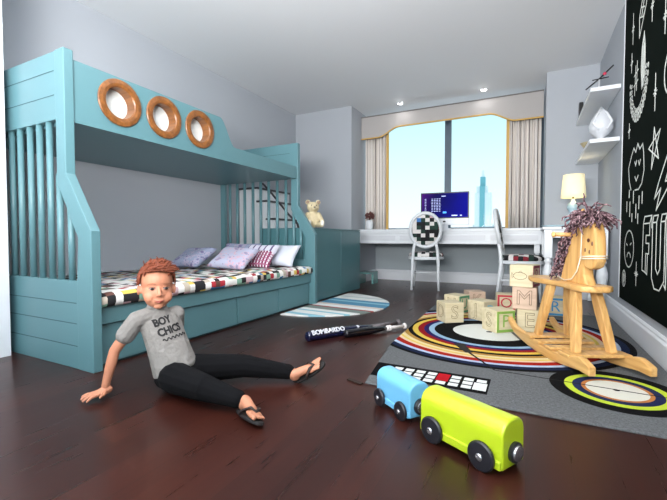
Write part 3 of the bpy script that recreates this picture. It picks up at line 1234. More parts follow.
def plaid():
    n = NT('plaid_cloth', 0.9)
    x, y, z = n.xyz()
    fx = n.math('FRACT', n.math('MULTIPLY', x, 30))
    fy = n.math('FRACT', n.math('MULTIPLY', y, 30))
    low = n.math('LESS_THAN', y, 0.03)
    c = n.ramp(fx, [(0.0, (122, 40, 78)), (0.6, (214, 206, 216))])
    c = n.mix(n.math('LESS_THAN', fy, 0.3), c, lin((160, 90, 120)))
    c2 = n.ramp(n.math('FRACT', n.math('MULTIPLY', x, 14)), [(0.0, (206, 206, 220)), (0.75, (96, 80, 120))])
    return n.color(n.mix(low, c2, c))
M_pl = plaid()
M_wp = mat('white_pillow_cloth', (206, 210, 222), 0.9)
def pillow(name, label, m, w, h, t, loc, rot, seed):
    o = new_obj(name, pillow_mesh(w, h, t, seed), m, smooth=True)
    o.location = loc
    o.rotation_euler = rot
    return tag(o, label, 'pillow', 'pillows on the lower bunk')
# leaning back on the far bed end, standing on the mattress
ty = Y1 - .05
pillow('pillow', 'plain white pillow leaning on the far bed end, nearest the bed edge', M_wp, 0.37, 0.27, 0.09, (-2.24, 3.23, 0.520), (R(50), 0, R(0)), 1)
pillow('pillow', 'pink and purple plaid pillow leaning in front of the white pillow', M_pl, 0.38, 0.31, 0.09, (-2.38, 3.04, 0.520), (R(42), 0, R(4)), 2)
pillow('pillow', 'lilac floral pillow lying in front of the plaid pillow', M_fl2, 0.41, 0.32, 0.11, (-2.46, 2.77, 0.510), (R(30), R(2), R(6)), 3)
pillow('pillow', 'blue floral pillow lying furthest left of the pillows', M_fl1, 0.41, 0.31, 0.11, (-2.92, 2.71, 0.508), (R(30), R(-2), R(-4)), 4)
pillow('pillow', 'grey blue floral pillow standing behind the two floral pillows', M_fl1, 0.50, 0.27, 0.08, (-2.80, 3.24, 0.530), (R(55), 0, R(0)), 5)

# ------------------------------------------------------------------ cabinets beside the bed
CX = -2.056
groups = [(3.523, 4.238), (4.24, 4.836)]
for i, (a, c) in enumerate(groups):
    t = thing('storage_cabinet', ['blue storage cabinet next to the foot of the bunk bed', 'blue storage cabinet nearest the white desk'][i], 'cabinet', (0, 0, 0), 0, 'low blue cabinets')
    b = BM()
    box(b, -2.72, CX - .02, a, c - .001, 0, 0.79)
    new_obj('body', b, M_bluec, t, bevel=0.002)
    b = BM()
    box(b, -2.72, CX + .004, a, c - .001, 0.79, 0.806)
    new_obj('cabinet_top', b, M_bluec, t, bevel=0.002)
    b = BM()
    box(b, CX - .02, CX, (3.685 if i == 0 else a + .003), c - .004, 0.01, 0.786)
    new_obj('door', b, M_bluec, t, bevel=0.002)
    if i == 0:
        b = BM()
        box(b, CX - .02, CX + .004, a + .002, 3.682, 0, 0.789)
        new_obj('filler_post', b, M_bluec, t, bevel=0.002)

# white stair to the upper bunk behind the far bed end
sr = thing('bunk_stair', 'white stair unit with dark treads seen through the far bed end slats', 'stairs', (0, 0, 0))
M_tread = mat('dark_tread', (52, 50, 56), 0.5)
for i, (x0, x1, z) in enumerate(((-3.27, -2.99, 1.30), (-2.99, -2.85, 1.135), (-2.85, -2.735, 0.915))):
    b = BM()
    box(b, x0, x1, 3.80, 4.50, 0, z)
    st_ = new_obj('step', b, M_white, sr, bevel=0.002)
    b = BM()
    box(b, x0, x1 + .02, 3.78, 4.50, z, z + .022)
    new_obj('tread', b, M_tread, st_)['label'] = 'dark tread'
b = BM()
tube(b, [(-2.90, 3.79, 1.36), (-2.80, 3.79, 1.27), (-2.53, 3.79, 0.98), (-2.40, 3.79, 0.86), (-2.39, 3.79, 0.808)], 0.013, 8)
new_obj('handrail', b, M_tread, sr, smooth=True)

# ------------------------------------------------------------------ teddy bear
M_fur = mat('cream_plush', (206, 192, 158), 0.95, noise=0.15, nscale=80, bump=0.5, bscale=300)
bear = thing('teddy_bear', 'cream teddy bear sitting on the blue cabinet at the foot of the bed', 'teddy bear', (-2.17, 3.75, 0.812), R(-50))
bear.scale = (1.12, 1.12, 1.12)
# local: faces +x
b = BM()
ell(b, (0, 0, 0.075), (0.062, 0.066, 0.078))
ell(b, (0.005, 0, 0.13), (0.045, 0.05, 0.045))
ell(b, (0.01, 0, 0.205), (0.056, 0.062, 0.055))
ell(b, (0.062, 0, 0.192), (0.030, 0.028, 0.023))
for s in (-1, 1):
    ell(b, (0.0, 0.052 * s, 0.255), (0.014, 0.026, 0.026))
    cap(b, (0.01, 0.055 * s, 0.135), (0.055, 0.085 * s, 0.06), 0.023, 0.021)
    cap(b, (0.03, 0.045 * s, 0.03), (0.12, 0.062 * s, 0.028), 0.028, 0.026)
    ell(b, (0.142, 0.064 * s, 0.042), (0.018, 0.026, 0.038))
fused('body', b, M_fur, bear, 0.004, 3)
b = BM()
ell(b, (0.092, 0, 0.200), (0.008, 0.011, 0.007))
new_obj('nose', b, M_black, bear, smooth=True)
for s in (-1, 1):
    b = BM()
    ell(b, (0.059, 0.024 * s, 0.222), (0.006, 0.006, 0.006))
    new_obj('eye', b, M_black, bear, smooth=True)
    b = BM()
    ell(b, (0.012, 0.054 * s, 0.256), (0.006, 0.017, 0.017))
    new_obj('inner_ear', b, mat('brown_plush', (150, 130, 112), 0.95), bear, smooth=True)
    b = BM()
    ell(b, (0.159, 0.064 * s, 0.044), (0.004, 0.019, 0.027))
    new_obj('paw_pad', b, mat('white_plush', (222, 218, 208), 0.95), bear, smooth=True)

# ------------------------------------------------------------------ D shaped striped rug by the bed
def stripe_rug():
    n = NT('striped_beach_rug', 0.9)
    x, y, z = n.xyz()
    f = n.math('MULTIPLY', n.math('ADD', n.math('ADD', y, n.math('MULTIPLY', x, 0.08)), 0.73), 1 / 1.5)
    W, B1, B2, Rd, G = (226, 228, 226), (78, 138, 170), (140, 190, 206), (150, 52, 44), (120, 132, 128)
    c = n.ramp(f, [(0.0, W), (0.04, B2), (0.09, W), (0.17, B2), (0.20, W), (0.26, G), (0.34, Rd), (0.37, W), (0.44, (206, 196, 188)), (0.49, B1), (0.60, B2), (0.64, B1), (0.70, W), (0.80, (196, 206, 206)), (0.84, W)])
    g = n.noise(n.tc.outputs['Object'], 240.0)
    n.bump(g, 0.3)
    return n.color(c)
b = BM()
pts = [(0.0, -0.735)]
for k in range(1, 40):
    a = -PI / 2 + PI * k / 40
    pts.append((0.745 * math.cos(a), 0.735 * math.sin(a)))
pts.append((0.0, 0.735))
prism(b, pts, 'z', 0, 0.009)
o = new_obj('striped_rug', b, stripe_rug())
o.location = (-2.0, 3.60, 0)
tag(o, 'half round blue and white striped rug on the floor against the bunk bed', 'rug')

# ------------------------------------------------------------------ big rug
def deck_rug():
    n = NT('record_player_rug', 0.95)
    x, y, z = n.xyz()
    def dist(cx, cy):
        dx = n.math('SUBTRACT', x, cx)
        dy = n.math('SUBTRACT', y, cy)
        return n.math('SQRT', n.math('ADD', n.math('MULTIPLY', dx, dx), n.math('MULTIPLY', dy, dy)))
    g = n.noise(n.tc.outputs['Object'], 260.0, 3.0)
    g2 = n.noise(n.tc.outputs['Object'], 90.0, 4.0)
    base = n.ramp(n.math('MULTIPLY', n.math('ADD', g, g2), 0.5), [(0.35, (84, 86, 88)), (0.65, (116, 118, 120))], False)
    d = dist(-.25, 3.0)
    K = 0.86
    BK = (14, 14, 16)
    rings = [(0.0, BK), (0.02, (222, 224, 218)), (0.25, BK), (0.385, (150, 180, 206)), (0.425, (42, 34, 92)), (0.462, (142, 26, 30)), (0.505, (222, 190, 84)),
             (0.545, (16, 14, 12)), (0.58, (176, 134, 66)), (0.612, (222, 202, 152)), (0.645, (216, 190, 96)), (0.665, (226, 196, 166)), (0.69, (160, 34, 26)), (0.742, (178, 192, 216)), (0.772, (28, 38, 66)), (0.815, BK)]
    c1 = n.ramp(n.math('DIVIDE', d, K), [(r / K, c) for r, c in rings])
    c = n.mix(n.math('LESS_THAN', d, 0.85), base, c1)
    # keyboard
    kx = n.math('DIVIDE', n.math('ADD', x, 0.69), 0.0585)
    ky = n.math('DIVIDE', n.math('SUBTRACT', y, 1.812), 0.0507)
    inb = n.math('MULTIPLY', n.inside(x, -0.74, -0.155), n.inside(y, 1.785, 1.99))
    ink = n.math('MULTIPLY', n.inside(kx, 1, 9), n.inside(ky, 0, 3))
    cell = n.math('MULTIPLY', n.inside(n.math('FRACT', kx), 0.14, 0.90), n.inside(n.math('FRACT', ky), 0.16, 0.92))
    isred = n.math('MULTIPLY', n.math('COMPARE', n.math('FLOOR', kx), 5.0, 0.1), n.math('GREATER_THAN', ky, 1.0))
    # white row inset at the right end
    endkey = n.math('MULTIPLY', n.math('COMPARE', n.math('FLOOR', kx), 8.0, 0.1), n.inside(ky, 0.15, 2.0))
    cellw = n.math('MAXIMUM', n.math('MULTIPLY', ink, cell), endkey)
    keyc = n.mix(isred, lin((222, 224, 222)), lin((172, 24, 34)))
    kb = n.mix(n.math('MAXIMUM', cellw, n.math('MULTIPLY', isred, ink)), lin(BK), keyc)
    c = n.mix(inb, c, kb)
    # small record
    d2 = dist(.362, 2.105)
    K2 = 0.27
    r2 = [(0.0, BK), (0.012, (216, 214, 202)), (0.118, (186, 120, 66)), (0.135, (34, 42, 78)), (0.170, (188, 206, 60)), (0.203, BK)]
    c2 = n.ramp(n.math('DIVIDE', d2, K2), [(r / K2, cc) for r, cc in r2])
    c = n.mix(n.math('LESS_THAN', d2, 0.265), c, c2)
    # tone arms
    def seg(ax, ay, bx, by, w0, w1, cc, c):
        L = math.hypot(bx - ax, by - ay)
        ux, uy = (bx - ax) / L, (by - ay) / L
        px = n.math('SUBTRACT', x, ax)
        py = n.math('SUBTRACT', y, ay)
        t = n.math('ADD', n.math('MULTIPLY', px, ux), n.math('MULTIPLY', py, uy))
        s = n.math('ABSOLUTE', n.math('SUBTRACT', n.math('MULTIPLY', px, uy), n.math('MULTIPLY', py, ux)))
        wd = n.math('ADD', n.math('MULTIPLY', t, (w1 - w0) / L), w0)
        m = n.math('MULTIPLY', n.inside(t, 0, L), n.math('LESS_THAN', s, wd))
        return n.mix(m, c, lin(cc))
    c = seg(-.40, 2.58, -.31, 2.40, 0.035, 0.022, (52, 50, 48), c)
    c = seg(-.31, 2.40, -.15, 2.14, 0.008, 0.005, (34, 34, 34), c)
    c = seg(-.15, 2.14, .55, 2.10, 0.005, 0.005, (34, 34, 34), c)
    c = seg(-.11, 3.10, -.04, 2.86, 0.012, 0.010, (130, 130, 126), c)
    n.b.inputs['Specular IOR Level'].default_value = 0.08
    n.bump(n.math('ADD', g, g2), 0.9, 0.006)
    return n.color(c)
rug = BM()
NR = 60
prism(rug, [(-0.690, 1.686), (0.64, 1.690), (0.64, 4.05), (-0.855, 4.05), (-0.793, 2.38)], 'z', 0, 0.012)
tag(new_obj('area_rug', rug, deck_rug(), bevel=0.004), 'large grey rug with coloured record rings under the rocking horse', 'rug')
RZ = 0.012

# ------------------------------------------------------------------ letter blocks
S = 0.163
M_ink = mat('engraved_line_brown', (112, 96, 70), 0.8)
def paint(name, c):
    return mat(name, c, 0.5)
def block(label, loc, rz, wood, faces, border=None, group='wooden letter blocks'):
    """faces: dict side -> (letter, colour material or None for engraved)"""
    t = thing('letter_block', label, 'toy block', loc, rz, group)
    b = BM()
    h = S / 2
    box(b, -h, h, -h, h, 0, S)
    new_obj('cube', b, wood, t, bevel=0.006)
    dirs = {'f': ((1, 0, 0), (0, 0, 1), (0, -h - .0004, h)), 'r': ((0, 1, 0), (0, 0, 1), (h + .0004, 0, h)), 'l': ((0, -1, 0), (0, 0, 1), (-h - .0004, 0, h)), 't': ((1, 0, 0), (0, 1, 0), (0, 0, S + .0004))}
    for side, (let, m) in faces.items():
        xd, yd, c = dirs[side]
        if let:
            if m is None:
                put_text('engraved_letter', let, 0.15, M_ink, t, c, xd, yd, outline=0.0017)
            else:
                put_text('painted_letter', let, 0.13, m, t, c, xd, yd, depth=0.0008)
        if border and side in border:
            bm_ = BM()
            xv, yv, cv = Vector(xd), Vector(yd), Vector(c)
            o_, i_ = h - .006, h - .024
            zd = xv.cross(yv)
            def ring(k, dz):
                return [bm_.verts.new(cv + xv * a * k + yv * bb * k + zd * dz) for a, bb in ((-1, -1), (1, -1), (1, 1), (-1, 1))]
            O, I, O2, I2 = ring(o_, 0.0012), ring(i_, 0.0012), ring(o_, -0.001), ring(i_, -0.001)
            for k in range(4):
                j = (k + 1) % 4
                bm_.faces.new((O[k], O[j], I[j], I[k]))
                bm_.faces.new((O[k], O[j], O2[j], O2[k]))
                bm_.faces.new((I[k], I[j], I2[j], I2[k]))
            new_obj('painted_border', bm_, border[side], t)
    return t
P_green = paint('green_block_paint', (128, 168, 72))
P_teal = paint('green_teal_paint', (84, 150, 110))
P_red = paint('red_block_paint', (184, 36, 54))
P_maroon = paint('maroon_block_paint', (150, 60, 80))
P_blue = paint('blue_block_paint', (60, 140, 190))
P_ltb = paint('light_blue_paint', (130, 184, 200))
P_brn = paint('brown_letter_paint', (120, 104, 80))
BLK = [
    ('cream letter block at the front left of the pile, leftmost of all', (-0.575, 3.25), 38, M_block, {'f': ('S', None), 'l': ('D', None)}, None),
    ('cream block with green edged side, behind the leftmost block', (-0.590, 3.68), 64, M_block, {'l': ('H', None), 'f': ('U', P_teal)}, {'f': P_teal}),
    ('pinkish wood block lying furthest back in the pile', (-0.475, 4.02), 25, M_block2, {'f': ('K', None)}, None),
    ('block with a pale blue edged top in the middle of the pile', (-0.345, 3.45), 58, M_block, {'l': ('J', None), 'f': ('D', P_ltb)}, {'t': P_ltb}),
    ('block with bright green bordered letter P, foremost of the pile', (-0.195, 3.08), 42, M_block, {'l': ('S', None), 'f': ('P', P_green)}, {'f': P_green, 't': P_green}),
    ('red bordered block with letter O, behind the stack of three', (-0.190, 3.95), 8, M_block, {'f': ('O', P_red)}, {'f': P_red}),
    ('bottom block of the stack of three, beside the rocking horse', (0.005, 3.20), 4, M_block, {'f': ('E', None)}, None),
    ('blue bordered block standing alone behind the rocking horse legs', (0.215, 3.95), 0, M_block, {'f': ('R', P_blue)}, {'f': P_blue}),
]
for lab, (x, y), a, w, f, bd in BLK:
    block(lab, (x, y, RZ), R(a), w, f, bd)
block('middle block of the stack of three, engraved with letter M', (-0.020, 3.20, RZ + S), R(-3), M_block2, {'f': ('M', None)}, None)
tb = block('top block of the stack of three, engraved with a fish', (-0.025, 3.20, RZ + 2 * S), R(-17), M_block, {'r': ('B', P_maroon)}, {'r': P_maroon})
b = BM()
fish = []
for k in range(25):
    a = 2 * PI * k / 24
    fish.append((0.048 * math.cos(a) - 0.008, -S / 2 - .001, S / 2 + 0.026 * math.sin(a) * (1 if math.cos(a) > -.8 else .6)))
tube(b, fish, 0.0016, 5)
tube(b, [(-0.05, -S / 2 - .001, S / 2 + .004), (-0.066, -S / 2 - .001, S / 2 + .022), (-0.062, -S / 2 - .001, S / 2 - .02), (-0.05, -S / 2 - .001, S / 2 - .004)], 0.0016, 5)
tube(b, [(0.01, -S / 2 - .001, S / 2 + .02), (0.0, -S / 2 - .001, S / 2 + .038), (-0.02, -S / 2 - .001, S / 2 + .022)], 0.0016, 5)
new_obj('engraved_fish', b, M_ink, tb)

# ------------------------------------------------------------------ rocking horse
horse = thing('rocking_horse', 'varnished pine rocking horse with shaggy purple yarn mane', 'rocking horse', (0.215, 2.625, RZ), R(-64.3))
horse.scale = (0.87, 0.87, 0.87)
# seat: shaped plank
b = BM()
def seat_outline():
    top = [(-0.43, 0.04), (-0.40, 0.085), (-0.30, 0.12), (-0.16, 0.11), (-0.02, 0.085), (0.10, 0.09), (0.20, 0.11), (0.28, 0.10), (0.325, 0.05)]
    return top + [(x, -y) for x, y in reversed(top)]
prism(b, seat_outline(), 'z', 0.462, 0.50)
new_obj('seat', b, M_pine, horse, bevel=0.012)
# legs
feet = [(-0.17, -1), (-0.17, 1), (0.235, -1), (0.235, 1)]
for fx, s in feet:
    b = BM()
    tx = -0.11 if fx < 0 else 0.17
    p0 = Vector((fx * 1.12, 0.108 * s, 0.088))
    p1 = Vector((tx, 0.060 * s, 0.470))
    d = (p1 - p0)
    pm = p0 + d * 0.5
    for a_, c_, w0, w1 in ((p0, p1, 0, 0),):
        secs = [(0.0, 0.050), (0.3, 0.062), (0.65, 0.074), (1.0, 0.060)]
        u = Vector((1, 0, 0))
        dn = d.normalized()
        side = dn.cross(u).normalized()
        u2 = side.cross(dn).normalized()
        rings = []
        for t, w in secs:
            c = p0 + d * t
            rings.append([b.verts.new(c + u2 * a * w / 2 + side * q * 0.021) for a, q in ((-1, -1), (1, -1), (1, 1), (-1, 1))])
        for i in range(3):
            for k in range(4):
                j = (k + 1) % 4
                b.faces.new((rings[i][k], rings[i][j], rings[i + 1][j], rings[i + 1][k]))
        b.faces.new(rings[0][::-1])
        b.faces.new(rings[3])
    new_obj('leg', b, M_pinev, horse, bevel=0.006)
# runners
def runner(s):
    b = BM()
    lo, hi = [], []
    N = 36
    for i in range(N + 1):
        x = -0.52 + 1.03 * i / N
        zc = 0.30 * x * x if x < 0 else 0.20 * x * x
        zl = zc
        th = 0.062
        if x < -0.3:
            th = 0.062 - (-0.3 - x) * 0.11
        if x > 0.30:
            t = (x - 0.30) / 0.21
            zl = zc - 0.0 * t
            th = 0.058 + 0.020 * math.sin(PI * min(t, 1)) - 0.02 * max(0, t - .6)
            zl -= 0.045 * max(0, t - 0.55)
        if x < -0.42:
            zl += (-0.42 - x) * 0.35
        lo.append((x, zl))
        hi.append((x, zl + th))
    prism(b, lo + hi[::-1], 'y', 0.165 * s - .020, 0.165 * s + .020)
    return new_obj('runner', b, M_pine, horse, bevel=0.007)
runner(-1)
runner(1)
# cross boards between the runners
for x0, x1, z in ((-0.25, -0.14, 0.072), (-0.09, -0.02, 0.064), (0.06, 0.13, 0.066), (0.215, 0.325, 0.076)):
    b = BM()
    box(b, x0, x1, -0.19, 0.19, z, z + .018)
    new_obj('cross_board', b, M_pine, horse, bevel=0.004)
# head and neck plank
hp = [(0.06, 0.497), (0.09, 0.58), (0.125, 0.665), (0.17, 0.77), (0.222, 0.865), (0.255, 0.91), (0.30, 0.935), (0.36, 0.925), (0.40, 0.88), (0.425, 0.80), (0.432, 0.72), (0.432, 0.65),
      (0.41, 0.612), (0.375, 0.598), (0.345, 0.605), (0.325, 0.62), (0.318, 0.60), (0.32, 0.56), (0.335, 0.53), (0.355, 0.497)]
HX = -0.120
hp = [(x + HX, z) for x, z in hp]
b = BM()
prism(b, hp, 'y', -0.034, 0.034)
head = new_obj('head', b, M_pinev, horse, bevel=0.012)
b = BM()
for s in (-1, 1):
    prism(b, [(0.14, 0.90), (0.19, 0.92), (0.175, 0.975), (0.15, 0.955)], 'y', 0.026 * s - .008, 0.026 * s + .008)
new_obj('ear', b, M_pinev, head, bevel=0.004)
for s in (-1, 1):
    b = BM()
    lathe(b, [(0.012, -0.003), (0.012, 0.003)], (0.245, 0.034 * s, 0.775), 14, 'y')
    new_obj('eye', b, mat('brown_painted_eye', (84, 44, 32), 0.4), head)
b = BM()
for z, x in ((0.715, 0.215), (0.705, 0.255), (0.755, 0.28)):
    ell(b, (x, -0.035, z), (0.006, 0.003, 0.014), None, 8, 6)
new_obj('painted_mark', b, mat('brown_painted_eye', (84, 44, 32), 0.4), head)
b = BM()
tube(b, [(0.075, -0.15, 0.812), (0.075, 0.15, 0.812)], 0.0135, 12)
new_obj('handle', b, M_pine, horse, smooth=True)
for s in (-1, 1):
    b = BM()
    ell(b, (0.075, 0.152 * s, 0.812), (0.019, 0.012, 0.019))
    new_obj('handle_knob', b, M_pine, horse, smooth=True)
# rope bridle
b = BM()
cord = mat('cream_cord', (226, 214, 190), 0.9)
for z in (0.668, 0.682):
    tube(b, [(0.17, -0.038, z - .01), (0.312, -0.038, z), (0.318, 0, z), (0.312, 0.038, z), (0.17, 0.038, z - .01), (0.16, 0, z - .01)], 0.0045, 6, closed=True)
for s in (-1, 1):
    tube(b, [(0.18, 0.039 * s, 0.67), (0.185, 0.040 * s, 0.78), (0.19, 0.040 * s, 0.90)], 0.004, 6)
    tube(b, [(0.18, 0.039 * s, 0.67), (0.15, 0.043 * s, 0.58), (0.10, 0.045 * s, 0.525), (0.02, 0.045 * s, 0.508), (-0.07, 0.041 * s, 0.525), (-0.09, 0.01 * s, 0.53)], 0.004, 6)
new_obj('bridle', b, cord, horse, smooth=True)
# yarn mane: curly strands
def yarn():
    n = NT('purple_yarn', 0.95)
    a = n.noise(n.tc.outputs['Object'], 60.0, 2.0)
    return n.color(n.ramp(a, [(0.38, (44, 28, 34)), (0.5, (98, 68, 76)), (0.62, (158, 130, 134))], False))
random.seed(21)
b = BM()
neck = [Vector((0.25, 0, 0.915)), Vector((0.16, 0, 0.92)), Vector((0.10, 0, 0.86)), Vector((0.045, 0, 0.76)), Vector((0.0, 0, 0.66)), Vector((-0.045, 0, 0.57))]
for k in range(360):
    t = random.random() ** 1.25 * 4.99
    i = int(t)
    base = neck[i].lerp(neck[i + 1], t - i)
    a = random.uniform(-1, 1)
    s = 1 if a > 0 else -1
    crown = t < 1.6
    base = base + Vector((random.uniform(-.012, .02), a * 0.03, random.uniform(0, .01)))
    L_ = random.uniform(0.10, 0.19) if crown else random.uniform(0.08, 0.15)
    if crown:
        dirv = Vector((random.uniform(-0.5, 1.0), random.uniform(-1.1, 1.1), random.uniform(0.15, 0.9))).normalized()
    else:
        dirv = Vector((random.uniform(-1.2, -0.25), a * 0.9, random.uniform(-0.4, 0.35))).normalized()
    pts, rr = [], []
    p = base.copy()
    v = dirv.copy()
    ph = random.uniform(0, 6.3)
    n_ = 9
    for q in range(n_):
        pts.append(p + Vector((math.sin(ph + q * 1.5), math.cos(ph + q * 1.3), math.sin(ph * 2 + q * 1.7))) * 0.006)
        rr.append(0.0050 if q < n_ - 1 else 0.0025)
        v = (v + Vector((0, 0, -0.24 if crown else -0.24))).normalized()
        p = p + v * L_ / n_
    tube(b, pts, rr, 5)
new_obj('yarn_mane', b, yarn(), horse, smooth=True)

# ------------------------------------------------------------------ toy train
M_rub = mat('black_toy_wheel', (30, 30, 36), 0.35)
M_hub = mat('silver_hub', (190, 190, 194), 0.25, 0.9)
def train(name, label, m, length, width, h, wr, wx, loc, rz, arch=True):
    t = thing(name, label, 'toy train', loc, rz, 'wooden toy train cars')
    b = BM()
    z0 = wr * 0.48
    prof = [(-width / 2, z0), (width / 2, z0), (width / 2, h * .70)]
    for k in range(1, 24):
        a = PI * k / 24
        ca, sa = math.cos(a), math.sin(a)
        prof.append((width / 2 * math.copysign(abs(ca) ** .8, ca), h * .70 + (h * .30) * sa ** .9))
    prof.append((-width / 2, h * .70))
    prism(b, prof, 'x', -length / 2, length / 2)
    new_obj('body', b, m, t, bevel=0.006)
    b = BM()
    box(b, -length / 2 + .004, length / 2 - .004, -width / 2 - .006, width / 2 + .006, z0 + .001, z0 + h * .17)
    new_obj('side_skirt', b, m, t, bevel=0.004)
    for sx in (-1, 1):
        for s in (-1, 1):
            b = BM()
            yc = s * (width / 2 + .006)
            lathe(b, [(wr * .92, 0), (wr, s * .003), (wr, s * .010), (wr * .9, s * .014), (wr * .34, s * .016)], (sx * wx, yc, wr), 30, 'y')
            w = new_obj('wheel', b, M_rub, t, smooth=False, bevel=0.001)
            b = BM()
            lathe(b, [(wr * .26, s * .014), (wr * .26, s * .018), (wr * .18, s * .021)], (sx * wx, yc, wr), 18, 'y')
            new_obj('axle_cap', b, M_hub, w, smooth=False)
    for s in (1, -1):
        zc = h * .40
        b = BM()
        lathe(b, [(0.030, 0), (0.031, s * .010), (0.028, s * .013)], (s * length / 2, 0, zc), 26, 'x')
        c = new_obj('coupling', b, M_rub, t)
        b = BM()
        lathe(b, [(0.024, s * .012), (0.023, s * .018), (0.015, s * .019)], (s * length / 2, 0, zc), 22, 'x')
        new_obj('magnet', b, M_hub, c)
    return t
train('toy_train_wagon', 'large lime green wooden train car with black wheels on the floor', mat('lime_lacquer', (176, 198, 34), 0.3, coat=0.3), 0.315, 0.115, 0.165, 0.045, 0.095, (-0.170, 1.315, 0), R(-28.5))
train('toy_train_wagon', 'smaller sky blue wooden train car behind the green one', mat('sky_lacquer', (108, 176, 214), 0.3, coat=0.3), 0.225, 0.098, 0.148, 0.036, 0.072, (-0.452, 1.500, 0), R(-36))

# ------------------------------------------------------------------ baseball bats
def bat(label, p_end, p_knob, rb, mats, rest_r):
    """barrel end to knob; solid of revolution laid on the floor"""
    a = Vector(p_end)
    c = Vector(p_knob)
    L_ = (c - a).length
    d = (c - a).normalized()
    t = thing('baseball_bat', label, 'bat', a, 0, 'baseball bats')
    q = d.to_track_quat('X', 'Z')
    t.rotation_mode = 'QUATERNION'
    t.rotation_quaternion = q
    def part(name, prof, m, parent=t):
        b = BM()
        lathe(b, [(r, x) for r, x in prof], (0, 0, 0), 24, 'x')
        return new_obj(name, b, m, parent, smooth=True)
    part('barrel', [(rb * .7, 0), (rb * .95, 0.006), (rb, 0.02), (rb, L_ * .36), (rb * .82, L_ * .48), (rb * .55, L_ * .60), (rb * .46, L_ * .66)], mats[0])
    part('grip', [(rb * .46, L_ * .66), (rb * .42, L_ * .8), (rb * .44, L_ * .965)], mats[1])
    part('knob', [(rb * .44, L_ * .962), (rb * .8, L_ * .972), (rb * .82, L_ * .99), (rb * .5, L_)], mats[2])
    return t, L_
M_navy = mat('navy_gloss_bat', (18, 22, 52), 0.22, coat=0.5)
M_bk = mat('black_gloss_bat', (14, 14, 20), 0.25, coat=0.4)
M_gr = mat('grey_grip_tape', (96, 90, 92), 0.7)
M_wg = mat('white_grip_tape', (206, 200, 198), 0.7)
t, L_ = bat('navy baseball bat with white lettering and dark grip on the floor', (-1.325, 2.20, 0.034), (-0.925, 2.99, 0.017), 0.034, (M_navy, M_gr, M_gr), 0.03)
for w_, x_, sz, mm in (('BOMBARDO', 0.165, 0.050, 'white_bat_print'), ('b', 0.43, 0.032, 'white_bat_print')):
    put_text('printed_name' if len(w_) > 1 else 'printed_emblem', w_, sz, mat('white_bat_print', (228, 230, 236), 0.5), t, (x_, -0.0255, 0.0245), (1, 0, 0), (0, 0.69, 0.72), depth=0.0045, sx=1.0 if len(w_) > 1 else 1)
t2, L2 = bat('black baseball bat with white grip lying beside the navy one', (-1.135, 2.40, 0.030), (-0.835, 2.86, 0.024), 0.028, (M_bk, M_wg, M_wg), 0.03)
b = BM()
for x_ in (0.70, 0.735):
    ell(b, (x_ * L2 / 1.0 * 0.98, 0, 0), (0.016, 0.023, 0.023))
new_obj('grip_ring', b, M_wg, t2, smooth=True)

# thin dark stick beside the blue train car
b = BM()
bar(b, (-0.785, 1.700, 0.004), (-0.700, 1.672, 0.004), 0.022, 0.007)
tag(new_obj('wooden_stick', b, mat('dark_brown_stick', (44, 30, 24), 0.5), bevel=0.001), 'short flat dark brown stick on the floor left of the blue train car', 'stick')

# ------------------------------------------------------------------ the boy
boy = thing('person', 'red haired child in grey t-shirt and black trousers sitting on floor leaning on one hand', 'person', (0, 0, 0))
M_skin = mat('child_skin', (188, 126, 97), 0.55, noise=0.03, nscale=30)
M_shirt = mat('grey_marl_cotton', (128, 124, 120), 0.9, noise=0.08, nscale=150, bump=1.0, bscale=28)
for n_ in M_shirt.node_tree.nodes:
    if n_.bl_idname == 'ShaderNodeBump':
        n_.inputs['Distance'].default_value = 0.012
M_trous = mat('black_trouser_cloth', (7, 7, 10), 0.95, spec=0.2, noise=0.2, nscale=60)
M_hair = mat('red_hair', (116, 54, 28), 0.6, noise=0.35, nscale=90)
M_lip = mat('lips', (150, 72, 64), 0.5)
V = Vector
pel = V((-1.445, 1.235, 0.085))
waist = V((-1.480, 1.235, 0.170))
chest = V((-1.520, 1.225, 0.270))
neck = V((-1.545, 1.210, 0.378))
sax = V((0.42, 0.91, 0.0)).normalized()          # towards the left shoulder
up = (neck - waist).normalized()
sax = (sax - up * sax.dot(up)).normalized()
nrm = sax.cross(up).normalized()                   # chest normal, towards the viewer
hc = V((-1.522, 1.198, 0.475))                     # head centre
fw = V((0.86, -0.51, -0.03)).normalized()
hu = V((0.03, 0.0, 1.0))
hu = (hu - fw * hu.dot(fw)).normalized()
hl = hu.cross(fw).normalized()                     # towards the left ear
HM = axes3(hl, fw, hu)
HS = 1.10
def H(x, y, z):
    return hc + (hl * x + fw * y + hu * z) * HS
rsh = neck - sax * 0.094 - up * 0.028 + nrm * 0.0
lsh = neck + sax * 0.078 - up * 0.060 - nrm * 0.01
relb = V((-1.632, 1.062, 0.198))
rwr = V((-1.650, 1.030, 0.052))
lelb = V((-1.600, 1.36, 0.19))
lwr = V((-1.665, 1.395, 0.045))
hipR, kneR, ankR = V((-1.400, 1.185, 0.078)), V((-1.195, 1.155, 0.080)), V((-1.020, 1.180, 0.052))
hipL, kneL, ankL = V((-1.415, 1.310, 0.078)), V((-1.215, 1.430, 0.085)), V((-1.015, 1.545, 0.050))

# feet frames
def foot_frame(heel, toe, roll):
    d = (toe - heel).normalized()
    s = d.cross(V((0, 0, 1))).normalized()
    u = s.cross(d).normalized()
    q = Matrix.Rotation(roll, 3, d)
    return d, q @ s, q @ u
FR = foot_frame(V((-1.000, 1.182, 0.030)), V((-0.87, 1.125, 0.040)), R(-22))
FL = foot_frame(V((-0.998, 1.552, 0.032)), V((-0.880, 1.600, 0.118)), R(30))
oR, oL = V((-0.998, 1.175, 0.032)), V((-0.992, 1.550, 0.030))
FLEN = 0.155
def FP(o, F, x, y, z):
    return o + F[0] * x + F[1] * y + F[2] * z

